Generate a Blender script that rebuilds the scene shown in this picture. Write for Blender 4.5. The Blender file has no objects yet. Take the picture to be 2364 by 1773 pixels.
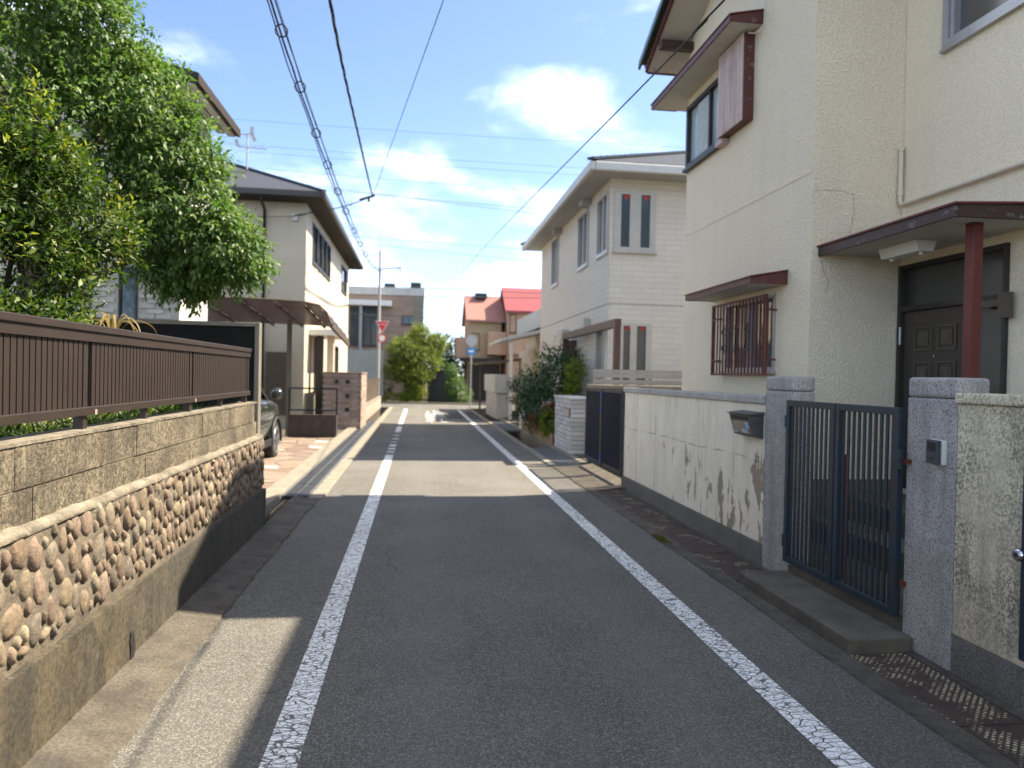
import bpy, math, random
import numpy as np
from mathutils import Vector, Matrix

sc = bpy.context.scene
COL = sc.collection
RAD = math.radians
random.seed(7)

# ------------------------------------------------------------------ camera
cam_d = bpy.data.cameras.new('camera')
cam = bpy.data.objects.new('camera', cam_d)
COL.objects.link(cam)
sc.camera = cam
cam_d.sensor_fit = 'HORIZONTAL'
cam_d.sensor_width = 36.0
cam_d.lens = 25.39
cam_d.clip_start = 0.05
cam_d.clip_end = 3000
_p, _y, _r = RAD(0.634), RAD(7.392), RAD(1.2)
F = Vector((math.sin(_y) * math.cos(_p), math.cos(_y) * math.cos(_p), -math.sin(_p)))
R0 = Vector((math.cos(_y), -math.sin(_y), 0))
U0 = R0.cross(F)
RI = R0 * math.cos(_r) + U0 * math.sin(_r)
UI = U0 * math.cos(_r) - R0 * math.sin(_r)
m = Matrix((RI, UI, -F)).transposed().to_4x4()
m.translation = (0, 0, 1.55)
cam.matrix_world = m
cam_d.dof.use_dof = True
cam_d.dof.focus_distance = 3.6
cam_d.dof.aperture_fstop = 2.0

# ------------------------------------------------------------------ light
SX, SY = 0.76, 0.18            # sun: metres of +X and +Y per metre of height
SUN_EL = math.atan(1 / math.hypot(SX, SY))
SUN_ROT = math.atan2(SX, SY)
sun_d = bpy.data.lights.new('sun', 'SUN')
sun_d.energy = 2.0
sun_d.angle = RAD(0.5)
sun_d.color = (1.0, 0.88, 0.70)
sun = bpy.data.objects.new('sun', sun_d)
COL.objects.link(sun)
sun.rotation_euler = Vector((-SX, -SY, -1)).to_track_quat('-Z', 'Y').to_euler()

w = bpy.data.worlds.new('World')
sc.world = w
w.use_nodes = True
wn, wl = w.node_tree.nodes, w.node_tree.links
wn.clear()
sky = wn.new('ShaderNodeTexSky')
sky.sky_type = 'NISHITA'
sky.sun_disc = False
sky.sun_elevation = SUN_EL
sky.sun_rotation = SUN_ROT
sky.air_density = 0.56
sky.dust_density = 0.5
sky.ozone_density = 1.0
tc = wn.new('ShaderNodeTexCoord')
mp = wn.new('ShaderNodeMapping')
mp.inputs['Scale'].default_value = (1.0, 1.0, 2.2)
mp.inputs['Location'].default_value = (2.94, 17.28, 5.30)
wl.new(tc.outputs['Generated'], mp.inputs['Vector'])
cn = wn.new('ShaderNodeTexNoise')
cn.inputs['Scale'].default_value = 2.3
cn.inputs['Detail'].default_value = 8
cn.inputs['Roughness'].default_value = 0.56
cn.inputs['Distortion'].default_value = 0.2
wl.new(mp.outputs['Vector'], cn.inputs['Vector'])
cr = wn.new('ShaderNodeValToRGB')
cr.color_ramp.elements[0].position = 0.46
cr.color_ramp.elements[0].color = (0, 0, 0, 1)
cr.color_ramp.elements[1].position = 0.84
cr.color_ramp.elements[1].color = (1, 1, 1, 1)
cr.color_ramp.interpolation = 'EASE'
wl.new(cn.outputs['Fac'], cr.inputs['Fac'])
cm = wn.new('ShaderNodeMix')
cm.data_type = 'RGBA'
cm.inputs['B'].default_value = (15.0, 15.0, 15.0, 1)
wl.new(cr.outputs['Color'], cm.inputs['Factor'])
wl.new(sky.outputs['Color'], cm.inputs['A'])
bg = wn.new('ShaderNodeBackground')
bg.inputs['Strength'].default_value = 0.05
wl.new(cm.outputs['Result'], bg.inputs['Color'])
wo = wn.new('ShaderNodeOutputWorld')
wl.new(bg.outputs['Background'], wo.inputs['Surface'])

sc.view_settings.view_transform = 'Standard'
sc.view_settings.look = 'None'
sc.view_settings.gamma = 1.0
sc.view_settings.use_curve_mapping = False
sc.view_settings.exposure = 3.0
sc.render.engine = 'CYCLES'
sc.cycles.use_denoising = True
sc.cycles.max_bounces = 8
sc.cycles.transparent_max_bounces = 12

# ------------------------------------------------------------------ materials
class G:
    """small node graph helper around one Principled material"""
    def __init__(s, name, rough=0.7, metal=0.0, spec=0.4):
        s.m = bpy.data.materials.new(name)
        s.m.use_nodes = True
        s.nt = s.m.node_tree
        s.b = s.nt.nodes['Principled BSDF']
        s.b.inputs['Roughness'].default_value = rough
        s.b.inputs['Metallic'].default_value = metal
        s.b.inputs['Specular IOR Level'].default_value = spec
        s._pos = None

    def node(s, t, **kw):
        n = s.nt.nodes.new(t)
        for k, v in kw.items():
            setattr(n, k, v)
        return n

    def put(s, sock, v):
        if isinstance(v, bpy.types.NodeSocket):
            s.nt.links.new(v, sock)
        elif isinstance(v, (tuple, list)) and len(v) == 3 and sock.type == 'RGBA':
            sock.default_value = (*v, 1)
        else:
            sock.default_value = v

    def pos(s, scale=(1, 1, 1), loc=(0, 0, 0), rot=(0, 0, 0)):
        if s._pos is None:
            s._pos = s.node('ShaderNodeNewGeometry').outputs['Position']
        n = s.node('ShaderNodeMapping')
        s.put(n.inputs['Vector'], s._pos)
        n.inputs['Scale'].default_value = scale
        n.inputs['Location'].default_value = loc
        n.inputs['Rotation'].default_value = rot
        return n.outputs['Vector']

    def noise(s, scale, detail=4, rough=0.55, vec=None, dist=0.0):
        n = s.node('ShaderNodeTexNoise')
        s.put(n.inputs['Vector'], vec if vec is not None else s.pos())
        n.inputs['Scale'].default_value = scale
        n.inputs['Detail'].default_value = detail
        n.inputs['Roughness'].default_value = rough
        n.inputs['Distortion'].default_value = dist
        return n.outputs['Fac']

    def noisev(s, scale, vec=None):
        n = s.node('ShaderNodeTexNoise')
        s.put(n.inputs['Vector'], vec if vec is not None else s.pos())
        n.inputs['Scale'].default_value = scale
        return n.outputs['Color']

    def vor(s, scale, feature='F1', vec=None, out='Distance', rnd=1.0):
        n = s.node('ShaderNodeTexVoronoi', feature=feature)
        s.put(n.inputs['Vector'], vec if vec is not None else s.pos())
        n.inputs['Scale'].default_value = scale
        n.inputs['Randomness'].default_value = rnd
        return n.outputs[out]

    def ramp(s, fac, stops, interp='LINEAR'):
        n = s.node('ShaderNodeValToRGB')
        n.color_ramp.interpolation = interp
        e = n.color_ramp.elements
        while len(e) < len(stops):
            e.new(0.5)
        for el, (p, c) in zip(e, stops):
            el.position = p
            el.color = (c, c, c, 1) if isinstance(c, (int, float)) else (*c, 1)
        s.put(n.inputs['Fac'], fac)
        return n.outputs['Color']

    def mix(s, fac, a, b, blend='MIX'):
        n = s.node('ShaderNodeMix', data_type='RGBA', blend_type=blend)
        s.put(n.inputs['Factor'], fac)
        s.put(n.inputs['A'], a if not isinstance(a, tuple) else (*a, 1))
        s.put(n.inputs['B'], b if not isinstance(b, tuple) else (*b, 1))
        return n.outputs['Result']

    def math(s, op, a, b=0.0, c=0.0):
        n = s.node('ShaderNodeMath', operation=op)
        s.put(n.inputs[0], a)
        s.put(n.inputs[1], b)
        s.put(n.inputs[2], c)
        return n.outputs[0]

    def sep(s, vec=None):
        n = s.node('ShaderNodeSeparateXYZ')
        s.put(n.inputs[0], vec if vec is not None else s.pos())
        return n.outputs

    def vadd(s, a, b):
        n = s.node('ShaderNodeVectorMath', operation='ADD')
        s.put(n.inputs[0], a)
        s.put(n.inputs[1], b)
        return n.outputs[0]

    def vscale(s, a, k):
        n = s.node('ShaderNodeVectorMath', operation='SCALE')
        s.put(n.inputs[0], a)
        n.inputs['Scale'].default_value = k
        return n.outputs[0]

    def rand(s):
        return s.node('ShaderNodeObjectInfo').outputs['Random']

    def color(s, c):
        s.put(s.b.inputs['Base Color'], (*c, 1) if isinstance(c, tuple) else c)
        return s

    def rough(s, v):
        s.put(s.b.inputs['Roughness'], v)
        return s

    def bump(s, h, strength=0.5, dist=0.01):
        n = s.node('ShaderNodeBump')
        n.inputs['Strength'].default_value = strength
        n.inputs['Distance'].default_value = dist
        s.put(n.inputs['Height'], h)
        prev = s.b.inputs['Normal']
        if prev.is_linked:
            s.nt.links.new(prev.links[0].from_socket, n.inputs['Normal'])
        s.nt.links.new(n.outputs['Normal'], prev)
        return s


def simple(name, c1, c2=None, scale=6, rough=0.6, metal=0, spec=0.4, bump=0.0, bscale=90, bdist=0.004,
           streak=None, grain=0.0, gscale=200, rnd=0.0, dirt=None):
    """two-tone noise colour, optional grain, vertical streaks, per-object variation and bump"""
    g = G(name, rough, metal, spec)
    c2 = c2 or tuple(x * 0.8 for x in c1)
    col = g.mix(g.ramp(g.noise(scale, 6, 0.6), [(0.3, 0.0), (0.7, 1.0)]), c1, c2)
    if grain:
        gr = g.ramp(g.noise(gscale, 3, 0.7), [(0.25, 1 - grain), (0.75, 1 + grain)])
        col = g.mix(1.0, col, gr, 'MULTIPLY')
    if streak:
        sn = g.noise(1.0, 5, 0.65, g.pos((9, 9, 0.7)))
        col = g.mix(g.ramp(sn, [(0.48, 0.0), (0.72, streak[1])]), col, streak[0])
    if dirt:
        dn = g.noise(dirt[2], 7, 0.7)
        col = g.mix(g.ramp(dn, [(0.5, 0.0), (0.68, dirt[1])]), col, dirt[0])
    if rnd:
        f = g.math('MULTIPLY_ADD', g.rand(), 2 * rnd, 1 - rnd)
        col = g.mix(1.0, col, g.ramp(f, [(0, 0.0), (1, 1.0)]) if False else _grey(g, f), 'MULTIPLY')
    g.color(col)
    if bump:
        g.bump(g.noise(bscale, 5, 0.6), bump, bdist)
    return g.m


def _grey(g, f):
    n = g.node('ShaderNodeCombineColor')
    for i in range(3):
        g.put(n.inputs[i], f)
    return n.outputs[0]


def asphalt_color(g, k=1.85):
    base = g.mix(g.ramp(g.noise(0.9, 5, 0.6), [(0.3, 0), (0.7, 1)]), (0.052 * k, 0.049 * k, 0.0425 * k), (0.066 * k, 0.062 * k, 0.0525 * k))
    sp = g.vor(135, 'F1', out='Color')
    spv = g.math('POWER', g.node_sep(sp), 2.6)
    base = g.mix(g.math('MULTIPLY', spv, 0.75), base, (0.175 * k, 0.165 * k, 0.145 * k))
    dk = g.ramp(g.noise(150, 3, 0.7), [(0.36, 0.42), (0.6, 1.05)])
    base = g.mix(1.0, base, dk, 'MULTIPLY')
    wht = g.ramp(g.vor(55, 'F1', out='Distance'), [(0.05, 1.0), (0.085, 0.0)])
    wm = g.ramp(g.noise(40, 1, 0.5), [(0.60, 0), (0.66, 1)])
    base = g.mix(g.math('MULTIPLY', wht, wm), base, (0.33 * k, 0.33 * k, 0.31 * k))
    return base


def _node_sep(self, colsock):
    n = self.node('ShaderNodeSeparateColor')
    self.put(n.inputs[0], colsock)
    return n.outputs[0]


G.node_sep = _node_sep


def mat_asphalt():
    g = G('asphalt', 0.86, spec=0.28)
    col = asphalt_color(g)
    st = g.noise(1.0, 6, 0.6, g.pos((1.6, 0.22, 1)))
    col = g.mix(g.ramp(st, [(0.5, 0.0), (0.75, 0.45)]), col, (0.145, 0.137, 0.122))
    big = g.ramp(g.noise(0.55, 5, 0.65), [(0.32, 0.84), (0.68, 1.12)])
    col = g.mix(1.0, col, big, 'MULTIPLY')
    # wheel tracks polished a little paler
    x, y, z = g.sep()
    xw = g.math('ADD', x, g.math('MULTIPLY', g.noise(0.4, 3), 0.35))
    for cx0 in (0.22, 1.42):
        d = g.math('ABSOLUTE', g.math('SUBTRACT', xw, cx0))
        col = g.mix(g.ramp(d, [(0.08, 0.16), (0.30, 0.0)]), col, (0.17, 0.163, 0.15))
    # hairline cracks, here and there
    wv = g.vadd(g.pos((0.55, 0.38, 1)), g.vscale(g.noisev(2.5), 0.25))
    ck = g.ramp(g.vor(1.0, 'DISTANCE_TO_EDGE', wv), [(0.0015, 1.0), (0.004, 0.0)])
    ckm = g.ramp(g.noise(0.8, 4, 0.6, g.pos(loc=(9, 2, 0))), [(0.50, 0.0), (0.60, 0.75)])
    col = g.mix(g.math('MULTIPLY', ck, ckm), col, (0.022, 0.021, 0.019))
    g.color(col)
    g.bump(g.noise(240, 3, 0.7), 0.55, 0.004)
    g.bump(g.vor(150), 0.35, 0.004)
    g.bump(g.noise(2.2, 3), 0.15, 0.02)
    return g.m


def mat_paint():
    g = G('road_paint', 0.75, spec=0.3)
    asp = asphalt_color(g)
    wob = g.vscale(g.noisev(14), 0.03)
    v = g.vadd(g.pos((1, 1, 1)), wob)
    mpn = g.node('ShaderNodeMapping')
    g.put(mpn.inputs['Vector'], v)
    mpn.inputs['Scale'].default_value = (26, 48, 1)
    cr1 = g.ramp(g.vor(1.0, 'DISTANCE_TO_EDGE', mpn.outputs['Vector']), [(0.035, 1.0), (0.085, 0.0)])
    mp2 = g.node('ShaderNodeMapping')
    g.put(mp2.inputs['Vector'], v)
    mp2.inputs['Scale'].default_value = (9, 22, 1)
    cr2 = g.ramp(g.vor(1.0, 'DISTANCE_TO_EDGE', mp2.outputs['Vector']), [(0.025, 1.0), (0.05, 0.0)])
    wear = g.ramp(g.noise(26, 6, 0.72), [(0.66, 0.0), (0.71, 1.0)])
    amt = g.ramp(g.noise(1.3, 3, 0.5), [(0.25, 0.35), (0.6, 1.0)])
    f = g.math('MAXIMUM', g.math('MULTIPLY', cr1, amt), g.math('MAXIMUM', cr2, wear))
    white = g.mix(g.noise(30, 5, 0.6), (0.86, 0.86, 0.83), (0.76, 0.76, 0.73))
    g.color(g.mix(f, white, asp))
    g.bump(g.math('SUBTRACT', 1.0, f), 0.5, 0.003)
    g.bump(g.noise(240, 3, 0.7), 0.3, 0.002)
    return g.m


def mat_basewall():
    g = G('stained_concrete', 0.85, spec=0.25)
    col = g.mix(g.ramp(g.noise(5, 7, 0.65), [(0.3, 0), (0.7, 1)]), (0.104, 0.085, 0.055), (0.060, 0.050, 0.034))
    st = g.noise(1.0, 7, 0.72, g.pos((5, 5, 1.3)), 0.6)
    col = g.mix(g.ramp(st, [(0.46, 0.0), (0.60, 0.85)]), col, (0.042, 0.038, 0.031))
    st2 = g.noise(1.0, 7, 0.75, g.pos((7, 7, 2.4), loc=(7, 3, 0)), 0.5)
    col = g.mix(g.ramp(st2, [(0.6, 0.0), (0.72, 0.5)]), col, (0.20, 0.18, 0.145))
    # further along the lane the concrete blends to dark grey
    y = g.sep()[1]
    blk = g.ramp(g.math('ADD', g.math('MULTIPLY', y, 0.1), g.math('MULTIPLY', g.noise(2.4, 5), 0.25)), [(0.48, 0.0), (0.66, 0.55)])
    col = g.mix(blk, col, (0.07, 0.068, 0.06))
    pit = g.ramp(g.noise(45, 5, 0.75), [(0.32, 0.45), (0.6, 1.12)])
    col = g.mix(1.0, col, pit, 'MULTIPLY')
    moss = g.ramp(g.noise(4.5, 6, 0.7, g.pos(loc=(3, 9, 1))), [(0.62, 0), (0.75, 0.5)])
    col = g.mix(moss, col, (0.10, 0.105, 0.03))
    g.color(col)
    g.bump(g.noise(30, 6, 0.65), 0.5, 0.008)
    g.bump(g.noise(3, 4), 0.3, 0.03)
    return g.m


def mat_stone():
    g = G('river_stone', 0.75, spec=0.3)
    r = g.rand()
    base = g.ramp(r, [(0.0, (0.085, 0.066, 0.050)), (0.18, (0.165, 0.118, 0.080)), (0.36, (0.20, 0.160, 0.105)), (0.52, (0.150, 0.105, 0.080)), (0.68, (0.225, 0.165, 0.120)), (0.84, (0.130, 0.110, 0.090)), (1.0, (0.29, 0.24, 0.155))])
    n = g.ramp(g.noise(30, 6, 0.75), [(0.3, 0.5), (0.7, 1.35)])
    col = g.mix(1.0, base, n, 'MULTIPLY')
    st = g.noise(1.0, 5, 0.6, g.pos((30, 22, 9)))
    col = g.mix(g.ramp(st, [(0.55, 0), (0.75, 0.6)]), col, (0.11, 0.08, 0.06))
    hl = g.ramp(g.noise(70, 4, 0.7), [(0.56, 0), (0.72, 0.7)])
    col = g.mix(hl, col, (0.36, 0.28, 0.17))
    g.color(col)
    g.bump(g.noise(70, 5, 0.7), 0.6, 0.008)
    g.bump(g.noise(18, 3, 0.5), 0.4, 0.012)
    return g.m


def mat_block():
    g = G('split_face_block', 0.88, spec=0.25)
    col = g.mix(g.ramp(g.noise(58, 5, 0.75), [(0.40, 0), (0.60, 1)]), (0.070, 0.058, 0.042), (0.285, 0.24, 0.165))
    d = g.ramp(g.noise(2.6, 6, 0.65), [(0.42, 0.0), (0.68, 0.8)])
    col = g.mix(d, col, (0.060, 0.050, 0.038))
    st = g.noise(1.0, 5, 0.6, g.pos((6, 6, 0.5)))
    col = g.mix(g.ramp(st, [(0.50, 0), (0.7, 0.75)]), col, (0.045, 0.039, 0.032))
    f = g.math('MULTIPLY_ADD', g.rand(), 0.12, 0.94)
    col = g.mix(1.0, col, _grey(g, f), 'MULTIPLY')
    g.color(col)
    g.bump(g.noise(58, 5, 0.75), 0.9, 0.014)
    return g.m


def mat_plaster_wall():
    """cream painted boundary wall with peeling patches, runs and hairline cracks"""
    g = G('peeling_plaster', 0.85, spec=0.2)
    x, y, z = g.sep()
    cream = g.mix(g.ramp(g.noise(3.5, 6, 0.6), [(0.3, 0), (0.7, 1)]), (0.90, 0.80, 0.615), (0.81, 0.725, 0.565))
    # dark runs from the cap
    run = g.noise(1.0, 7, 0.75, g.pos((5, 5, 0.9)), .4)
    top = g.ramp(z, [(0.0, 0.0), (1.0, 1.0)])
    runm = g.math('MULTIPLY', g.ramp(run, [(0.48, 0), (0.70, 0.5)]), g.ramp(g.math('MULTIPLY', z, 0.7), [(0.1, 0.35), (0.95, 1.0)]))
    col = g.mix(runm, cream, (0.36, 0.32, 0.25))
    fl = g.noise(55, 5, 0.75)
    flm = g.math('MULTIPLY', g.ramp(fl, [(0.6, 0), (0.66, 0.7)]), g.ramp(g.noise(2.4, 4), [(0.45, 0), (0.65, 1)]))
    col = g.mix(flm, col, (0.10, 0.09, 0.075))
    # peeled patches, taller than wide, in the lower near half
    pn = g.noise(1.0, 5, 0.6, g.pos((5, 5.2, 2.1), loc=(0, 1.7, 0.35)), 0.3)
    zone = g.math('MULTIPLY', g.ramp(g.math('MULTIPLY', y, 0.1), [(0.52, 1.0), (0.84, 0.25)]), g.ramp(z, [(0.25, 0.9), (0.55, 1.0), (0.85, 0.72), (1.0, 0.2)]))
    pat = g.ramp(g.math('MULTIPLY', pn, g.math('MULTIPLY_ADD', zone, 0.35, 0.65)), [(0.492, 0), (0.499, 1)])
    col = g.mix(pat, col, (0.36, 0.29, 0.205))
    # cracks: a long wavering horizontal one and vertical ones
    wav = g.math('MULTIPLY', g.noise(2.2, 4, 0.6), 0.09)
    hz = g.math('ABSOLUTE', g.math('SUBTRACT', g.math('ADD', z, wav), 0.92))
    hc = g.math('MULTIPLY', g.ramp(hz, [(0.002, 1), (0.008, 0)]), g.ramp(g.noise(5, 5, .7), [(0.42, 0.0), (0.62, 0.85)]))
    vy = g.math('ADD', y, g.math('MULTIPLY', g.noise(3.0, 4), 0.05))
    vm = g.math('ABSOLUTE', g.math('SUBTRACT', g.math('FRACT', g.math('MULTIPLY', vy, 1.35)), 0.5))
    vc = g.math('MULTIPLY', g.ramp(vm, [(0.004, 1), (0.012, 0)]), g.ramp(g.noise(1.9, 3, 0.5, g.pos(loc=(5, 2, 8))), [(0.45, 0.1), (0.6, 0.8)]))
    col = g.mix(g.math('MAXIMUM', hc, vc), col, (0.09, 0.08, 0.065))
    g.color(col)
    g.bump(g.noise(75, 4, 0.6), 0.9, 0.012)
    g.bump(g.math('SUBTRACT', 1.0, pat), 0.6, 0.004)
    return g.m


def mat_lichen_wall():
    g = G('lichen_plaster', 0.88, spec=0.2)
    x, y, z = g.sep()
    col = g.mix(g.ramp(g.noise(9, 6, 0.6), [(0.3, 0), (0.7, 1)]), (0.78, 0.69, 0.49), (0.58, 0.51, 0.37))
    sp = g.noise(62, 5, 0.75)
    am = g.ramp(g.noise(3.2, 5, 0.6), [(0.35, 0.1), (0.65, 1.0)])
    col = g.mix(g.math('MULTIPLY', g.ramp(sp, [(0.47, 0), (0.54, 0.95)]), am), col, (0.13, 0.115, 0.085))
    st = g.noise(1.0, 5, 0.6, g.pos((5, 5, 0.6)))
    col = g.mix(g.ramp(st, [(0.5, 0), (0.7, 0.6)]), col, (0.16, 0.145, 0.11))
    g.color(col)
    g.bump(g.noise(80, 5, 0.65), 0.7, 0.008)
    return g.m


def mat_granite(name='granite_terrazzo', light=(0.50, 0.475, 0.43), dark=(0.06, 0.06, 0.062), amt=0.0):
    g = G(name, 0.75, spec=0.3)
    col = g.mix(g.ramp(g.noise(4, 5, 0.6), [(0.3, 0), (0.7, 1)]), light, tuple(c * 0.72 for c in light))
    f1 = g.ramp(g.noise(105, 3, 0.8), [(0.50 - amt, 0), (0.62 - amt, 0.85)])
    col = g.mix(f1, col, dark)
    f2 = g.ramp(g.noise(230, 2, 0.7, g.pos(loc=(4, 4, 4))), [(0.62, 0), (0.7, 0.8)])
    col = g.mix(f2, col, (0.55, 0.53, 0.50))
    st = g.noise(1.0, 5, 0.6, g.pos((7, 7, 0.8)))
    col = g.mix(g.ramp(st, [(0.5, 0), (0.75, 0.55)]), col, (0.09, 0.088, 0.08))
    g.color(col)
    g.bump(g.noise(150, 4, 0.7), 0.4, 0.004)
    return g.m


def mat_stucco(name, c1, c2, scale=70, strength=0.9, dist=0.012):
    g = G(name, 0.9, spec=0.2)
    col = g.mix(g.ramp(g.noise(1.1, 6, 0.6), [(0.3, 0), (0.7, 1)]), c1, c2)
    st = g.noise(1.0, 5, 0.6, g.pos((3, 3, 0.35)))
    col = g.mix(g.ramp(st, [(0.52, 0), (0.8, 0.35)]), col, tuple(c * 0.80 for c in c1))
    gr = g.ramp(g.noise(scale, 5, 0.65), [(0.34, 0.80), (0.62, 1.08)])
    col = g.mix(1.0, col, gr, 'MULTIPLY')
    g.color(col)
    g.bump(g.noise(scale, 4, 0.55, None, 0.6), strength, dist)
    return g.m


def mat_peel_red(name='peeling_red_wood', red=(0.115, 0.034, 0.029), under=(0.30, 0.27, 0.24), thr=0.62):
    g = G(name, 0.55, spec=0.4)
    col = g.mix(g.noise(9, 5, 0.6), red, tuple(c * 0.55 for c in red))
    pn = g.noise(1.0, 7, 0.7, g.pos((8, 8, 14)))
    pk = g.ramp(pn, [(thr, 0), (thr + 0.012, 1)])
    col = g.mix(pk, col, g.mix(g.noise(50, 4), under, (0.06, 0.05, 0.05)))
    g.color(col)
    g.rough(g.mix(pk, (0.5, 0.5, 0.5), (0.9, 0.9, 0.9)))
    g.bump(g.math('SUBTRACT', 1.0, pk), 0.5, 0.003)
    return g.m


def mat_plate():
    """rusty chequered steel cover with worn pale tread studs"""
    g = G('rusty_chequer_plate', 0.8, metal=0.15, spec=0.3)
    col = g.mix(g.ramp(g.noise(9, 6, 0.65), [(0.3, 0), (0.7, 1)]), (0.050, 0.037, 0.030), (0.085, 0.058, 0.043))
    vec = g.pos((1, 1, 1), rot=(0, 0, RAD(45)))
    vx, vy, vz = g.sep(vec)
    fx = g.math('ABSOLUTE', g.math('SUBTRACT', g.math('FRACT', g.math('MULTIPLY', vx, 38.0)), 0.5))
    fy = g.math('ABSOLUTE', g.math('SUBTRACT', g.math('FRACT', g.math('MULTIPLY', vy, 38.0)), 0.5))
    stud = g.math('MULTIPLY', g.ramp(fx, [(0.22, 1), (0.30, 0)]), g.ramp(fy, [(0.22, 1), (0.30, 0)]))
    yfar = g.ramp(g.math('MULTIPLY', g.sep()[1], 0.1), [(0.40, 0.0), (0.52, 0.075)])
    worn = g.ramp(g.math('SUBTRACT', g.noise(4.2, 6, 0.75), yfar), [(0.47, 0), (0.53, 1)])
    worn2 = g.ramp(g.noise(60, 3, 0.6), [(0.4, 0), (0.5, 1)])
    f = g.math('MULTIPLY', stud, g.math('MULTIPLY', worn, worn2))
    col = g.mix(f, col, (0.62, 0.56, 0.36))
    g.color(col)
    g.bump(stud, 0.5, 0.003)
    g.bump(g.noise(60, 4, 0.6), 0.3, 0.003)
    return g.m


def mat_leaf(name, dark, mid, young, transl=0.35, rough=0.42):
    g = G(name, rough + .08, spec=0.33)
    a = g.node('ShaderNodeAttribute', attribute_name='tint')
    col = g.ramp(a.outputs['Fac'], [(0.0, dark), (0.55, mid), (1.0, young)])
    g.color(col)
    tr = g.node('ShaderNodeBsdfTranslucent')
    hs = g.node('ShaderNodeHueSaturation')
    hs.inputs['Value'].default_value = 1.7
    hs.inputs['Saturation'].default_value = 1.15
    g.put(hs.inputs['Color'], col)
    g.put(tr.inputs['Color'], hs.outputs['Color'])
    mx = g.node('ShaderNodeMixShader')
    mx.inputs[0].default_value = transl
    out = g.nt.nodes['Material Output']
    g.nt.links.new(g.b.outputs[0], mx.inputs[1])
    g.nt.links.new(tr.outputs[0], mx.inputs[2])
    g.nt.links.new(mx.outputs[0], out.inputs['Surface'])
    return g.m


def mat_tint_random(name, stops, rough=0.8, grain=0.15, gscale=60, bump=0.3):
    g = G(name, rough, spec=0.3)
    col = g.ramp(g.rand(), stops)
    col = g.mix(1.0, col, g.ramp(g.noise(gscale, 5, 0.65), [(0.3, 1 - grain), (0.7, 1 + grain)]), 'MULTIPLY')
    g.color(col)
    g.bump(g.noise(gscale, 5, 0.6), bump, 0.006)
    return g.m


def mat_glass(name, c=(0.03, 0.04, 0.045), rough=0.06):
    g = G(name, rough, spec=0.8)
    g.color(g.mix(g.ramp(g.noise(0.8, 2), [(0.4, 0), (0.6, 1)]), c, tuple(x * 1.5 for x in c)))
    g.bump(g.noise(1.3, 2), 0.03, 0.02)
    return g.m


def mat_siding(name, c1, c2, bw, bh, mortar, msize=0.006, axis='x'):
    """ceramic siding far away: brick-like grooves kept in the material"""
    g = G(name, 0.75, spec=0.3)
    x, y, z = g.sep()
    u = g.math('ADD', x, y)
    cb = g.node('ShaderNodeCombineXYZ')
    g.put(cb.inputs[0], u)
    g.put(cb.inputs[1], z)
    br = g.node('ShaderNodeTexBrick')
    g.put(br.inputs['Vector'], cb.outputs[0])
    br.inputs['Scale'].default_value = 1.0
    br.inputs['Brick Width'].default_value = bw
    br.inputs['Row Height'].default_value = bh
    br.inputs['Mortar Size'].default_value = msize
    br.inputs['Color1'].default_value = (*c1, 1)
    br.inputs['Color2'].default_value = (*c2, 1)
    br.inputs['Mortar'].default_value = (*mortar, 1)
    br.offset = 0.5
    col = g.mix(1.0, br.outputs['Color'], g.ramp(g.noise(25, 4), [(0.3, 0.93), (0.7, 1.05)]), 'MULTIPLY')
    g.color(col)
    g.bump(g.math('SUBTRACT', 1.0, br.outputs['Fac']), 0.3, 0.006)
    g.bump(g.noise(40, 4), 0.3, 0.006)
    return g.m


def mat_roof_courses(name, c1, c2, pitch=0.22, axis=1):
    g = G(name, 0.9, spec=0.12)
    s = g.sep()
    col = g.mix(g.noise(6, 5), c1, c2)
    z = s[2]
    f = g.math('FRACT', g.math('MULTIPLY', z, 1 / (pitch * 0.45)))
    col = g.mix(g.ramp(f, [(0.0, 0.6), (0.16, 0.0)]), col, tuple(c * 0.4 for c in c1))
    g.color(col)
    g.bump(f, 0.5, 0.02)
    return g.m


M = {}
M['asphalt'] = mat_asphalt()
M['asphalt_new'] = simple('fresh_asphalt_patch', (0.050, 0.048, 0.046), (0.038, 0.037, 0.036), 3, 0.9, bump=0.5, bscale=150, grain=0.3, gscale=140)
M['paint'] = mat_paint()
M['kerb'] = simple('kerb_concrete', (0.105, 0.090, 0.068), (0.060, 0.052, 0.041), 5, 0.9, bump=0.8, bscale=50, bdist=0.012, grain=0.45, gscale=60, dirt=((0.045, 0.040, 0.032), 0.75, 5))
M['kerb_pale'] = simple('pale_kerb', (0.25, 0.225, 0.17), (0.165, 0.148, 0.115), 5, 0.9, bump=0.4, bscale=70, grain=0.15, dirt=((0.15, 0.14, 0.11), 0.5, 3))
M['dirt'] = simple('soil', (0.12, 0.10, 0.07), (0.07, 0.06, 0.04), 3, 0.95, bump=0.6, bscale=30, bdist=0.02)
M['soil_ground'] = simple('far_ground', (0.16, 0.15, 0.12), (0.10, 0.10, 0.075), 0.5, 0.95)
M['basewall'] = mat_basewall()
M['stone'] = mat_stone()
M['mortar'] = simple('mortar', (0.150, 0.124, 0.090), (0.085, 0.070, 0.052), 7, 0.9, bump=0.8, bscale=45, bdist=0.012, grain=0.25, gscale=120)
M['ledge'] = simple('ledge_mortar', (0.235, 0.205, 0.152), (0.115, 0.098, 0.072), 11, 0.9, bump=0.9, bscale=35, bdist=0.014, grain=0.3, gscale=70, dirt=((0.06, 0.052, 0.04), 0.7, 5))
M['block'] = mat_block()
M['fence'] = simple('brown_aluminium', (0.050, 0.036, 0.028), (0.040, 0.029, 0.023), 5, 0.42, metal=0.35, spec=0.5, bump=0.05, bscale=300)
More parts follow.
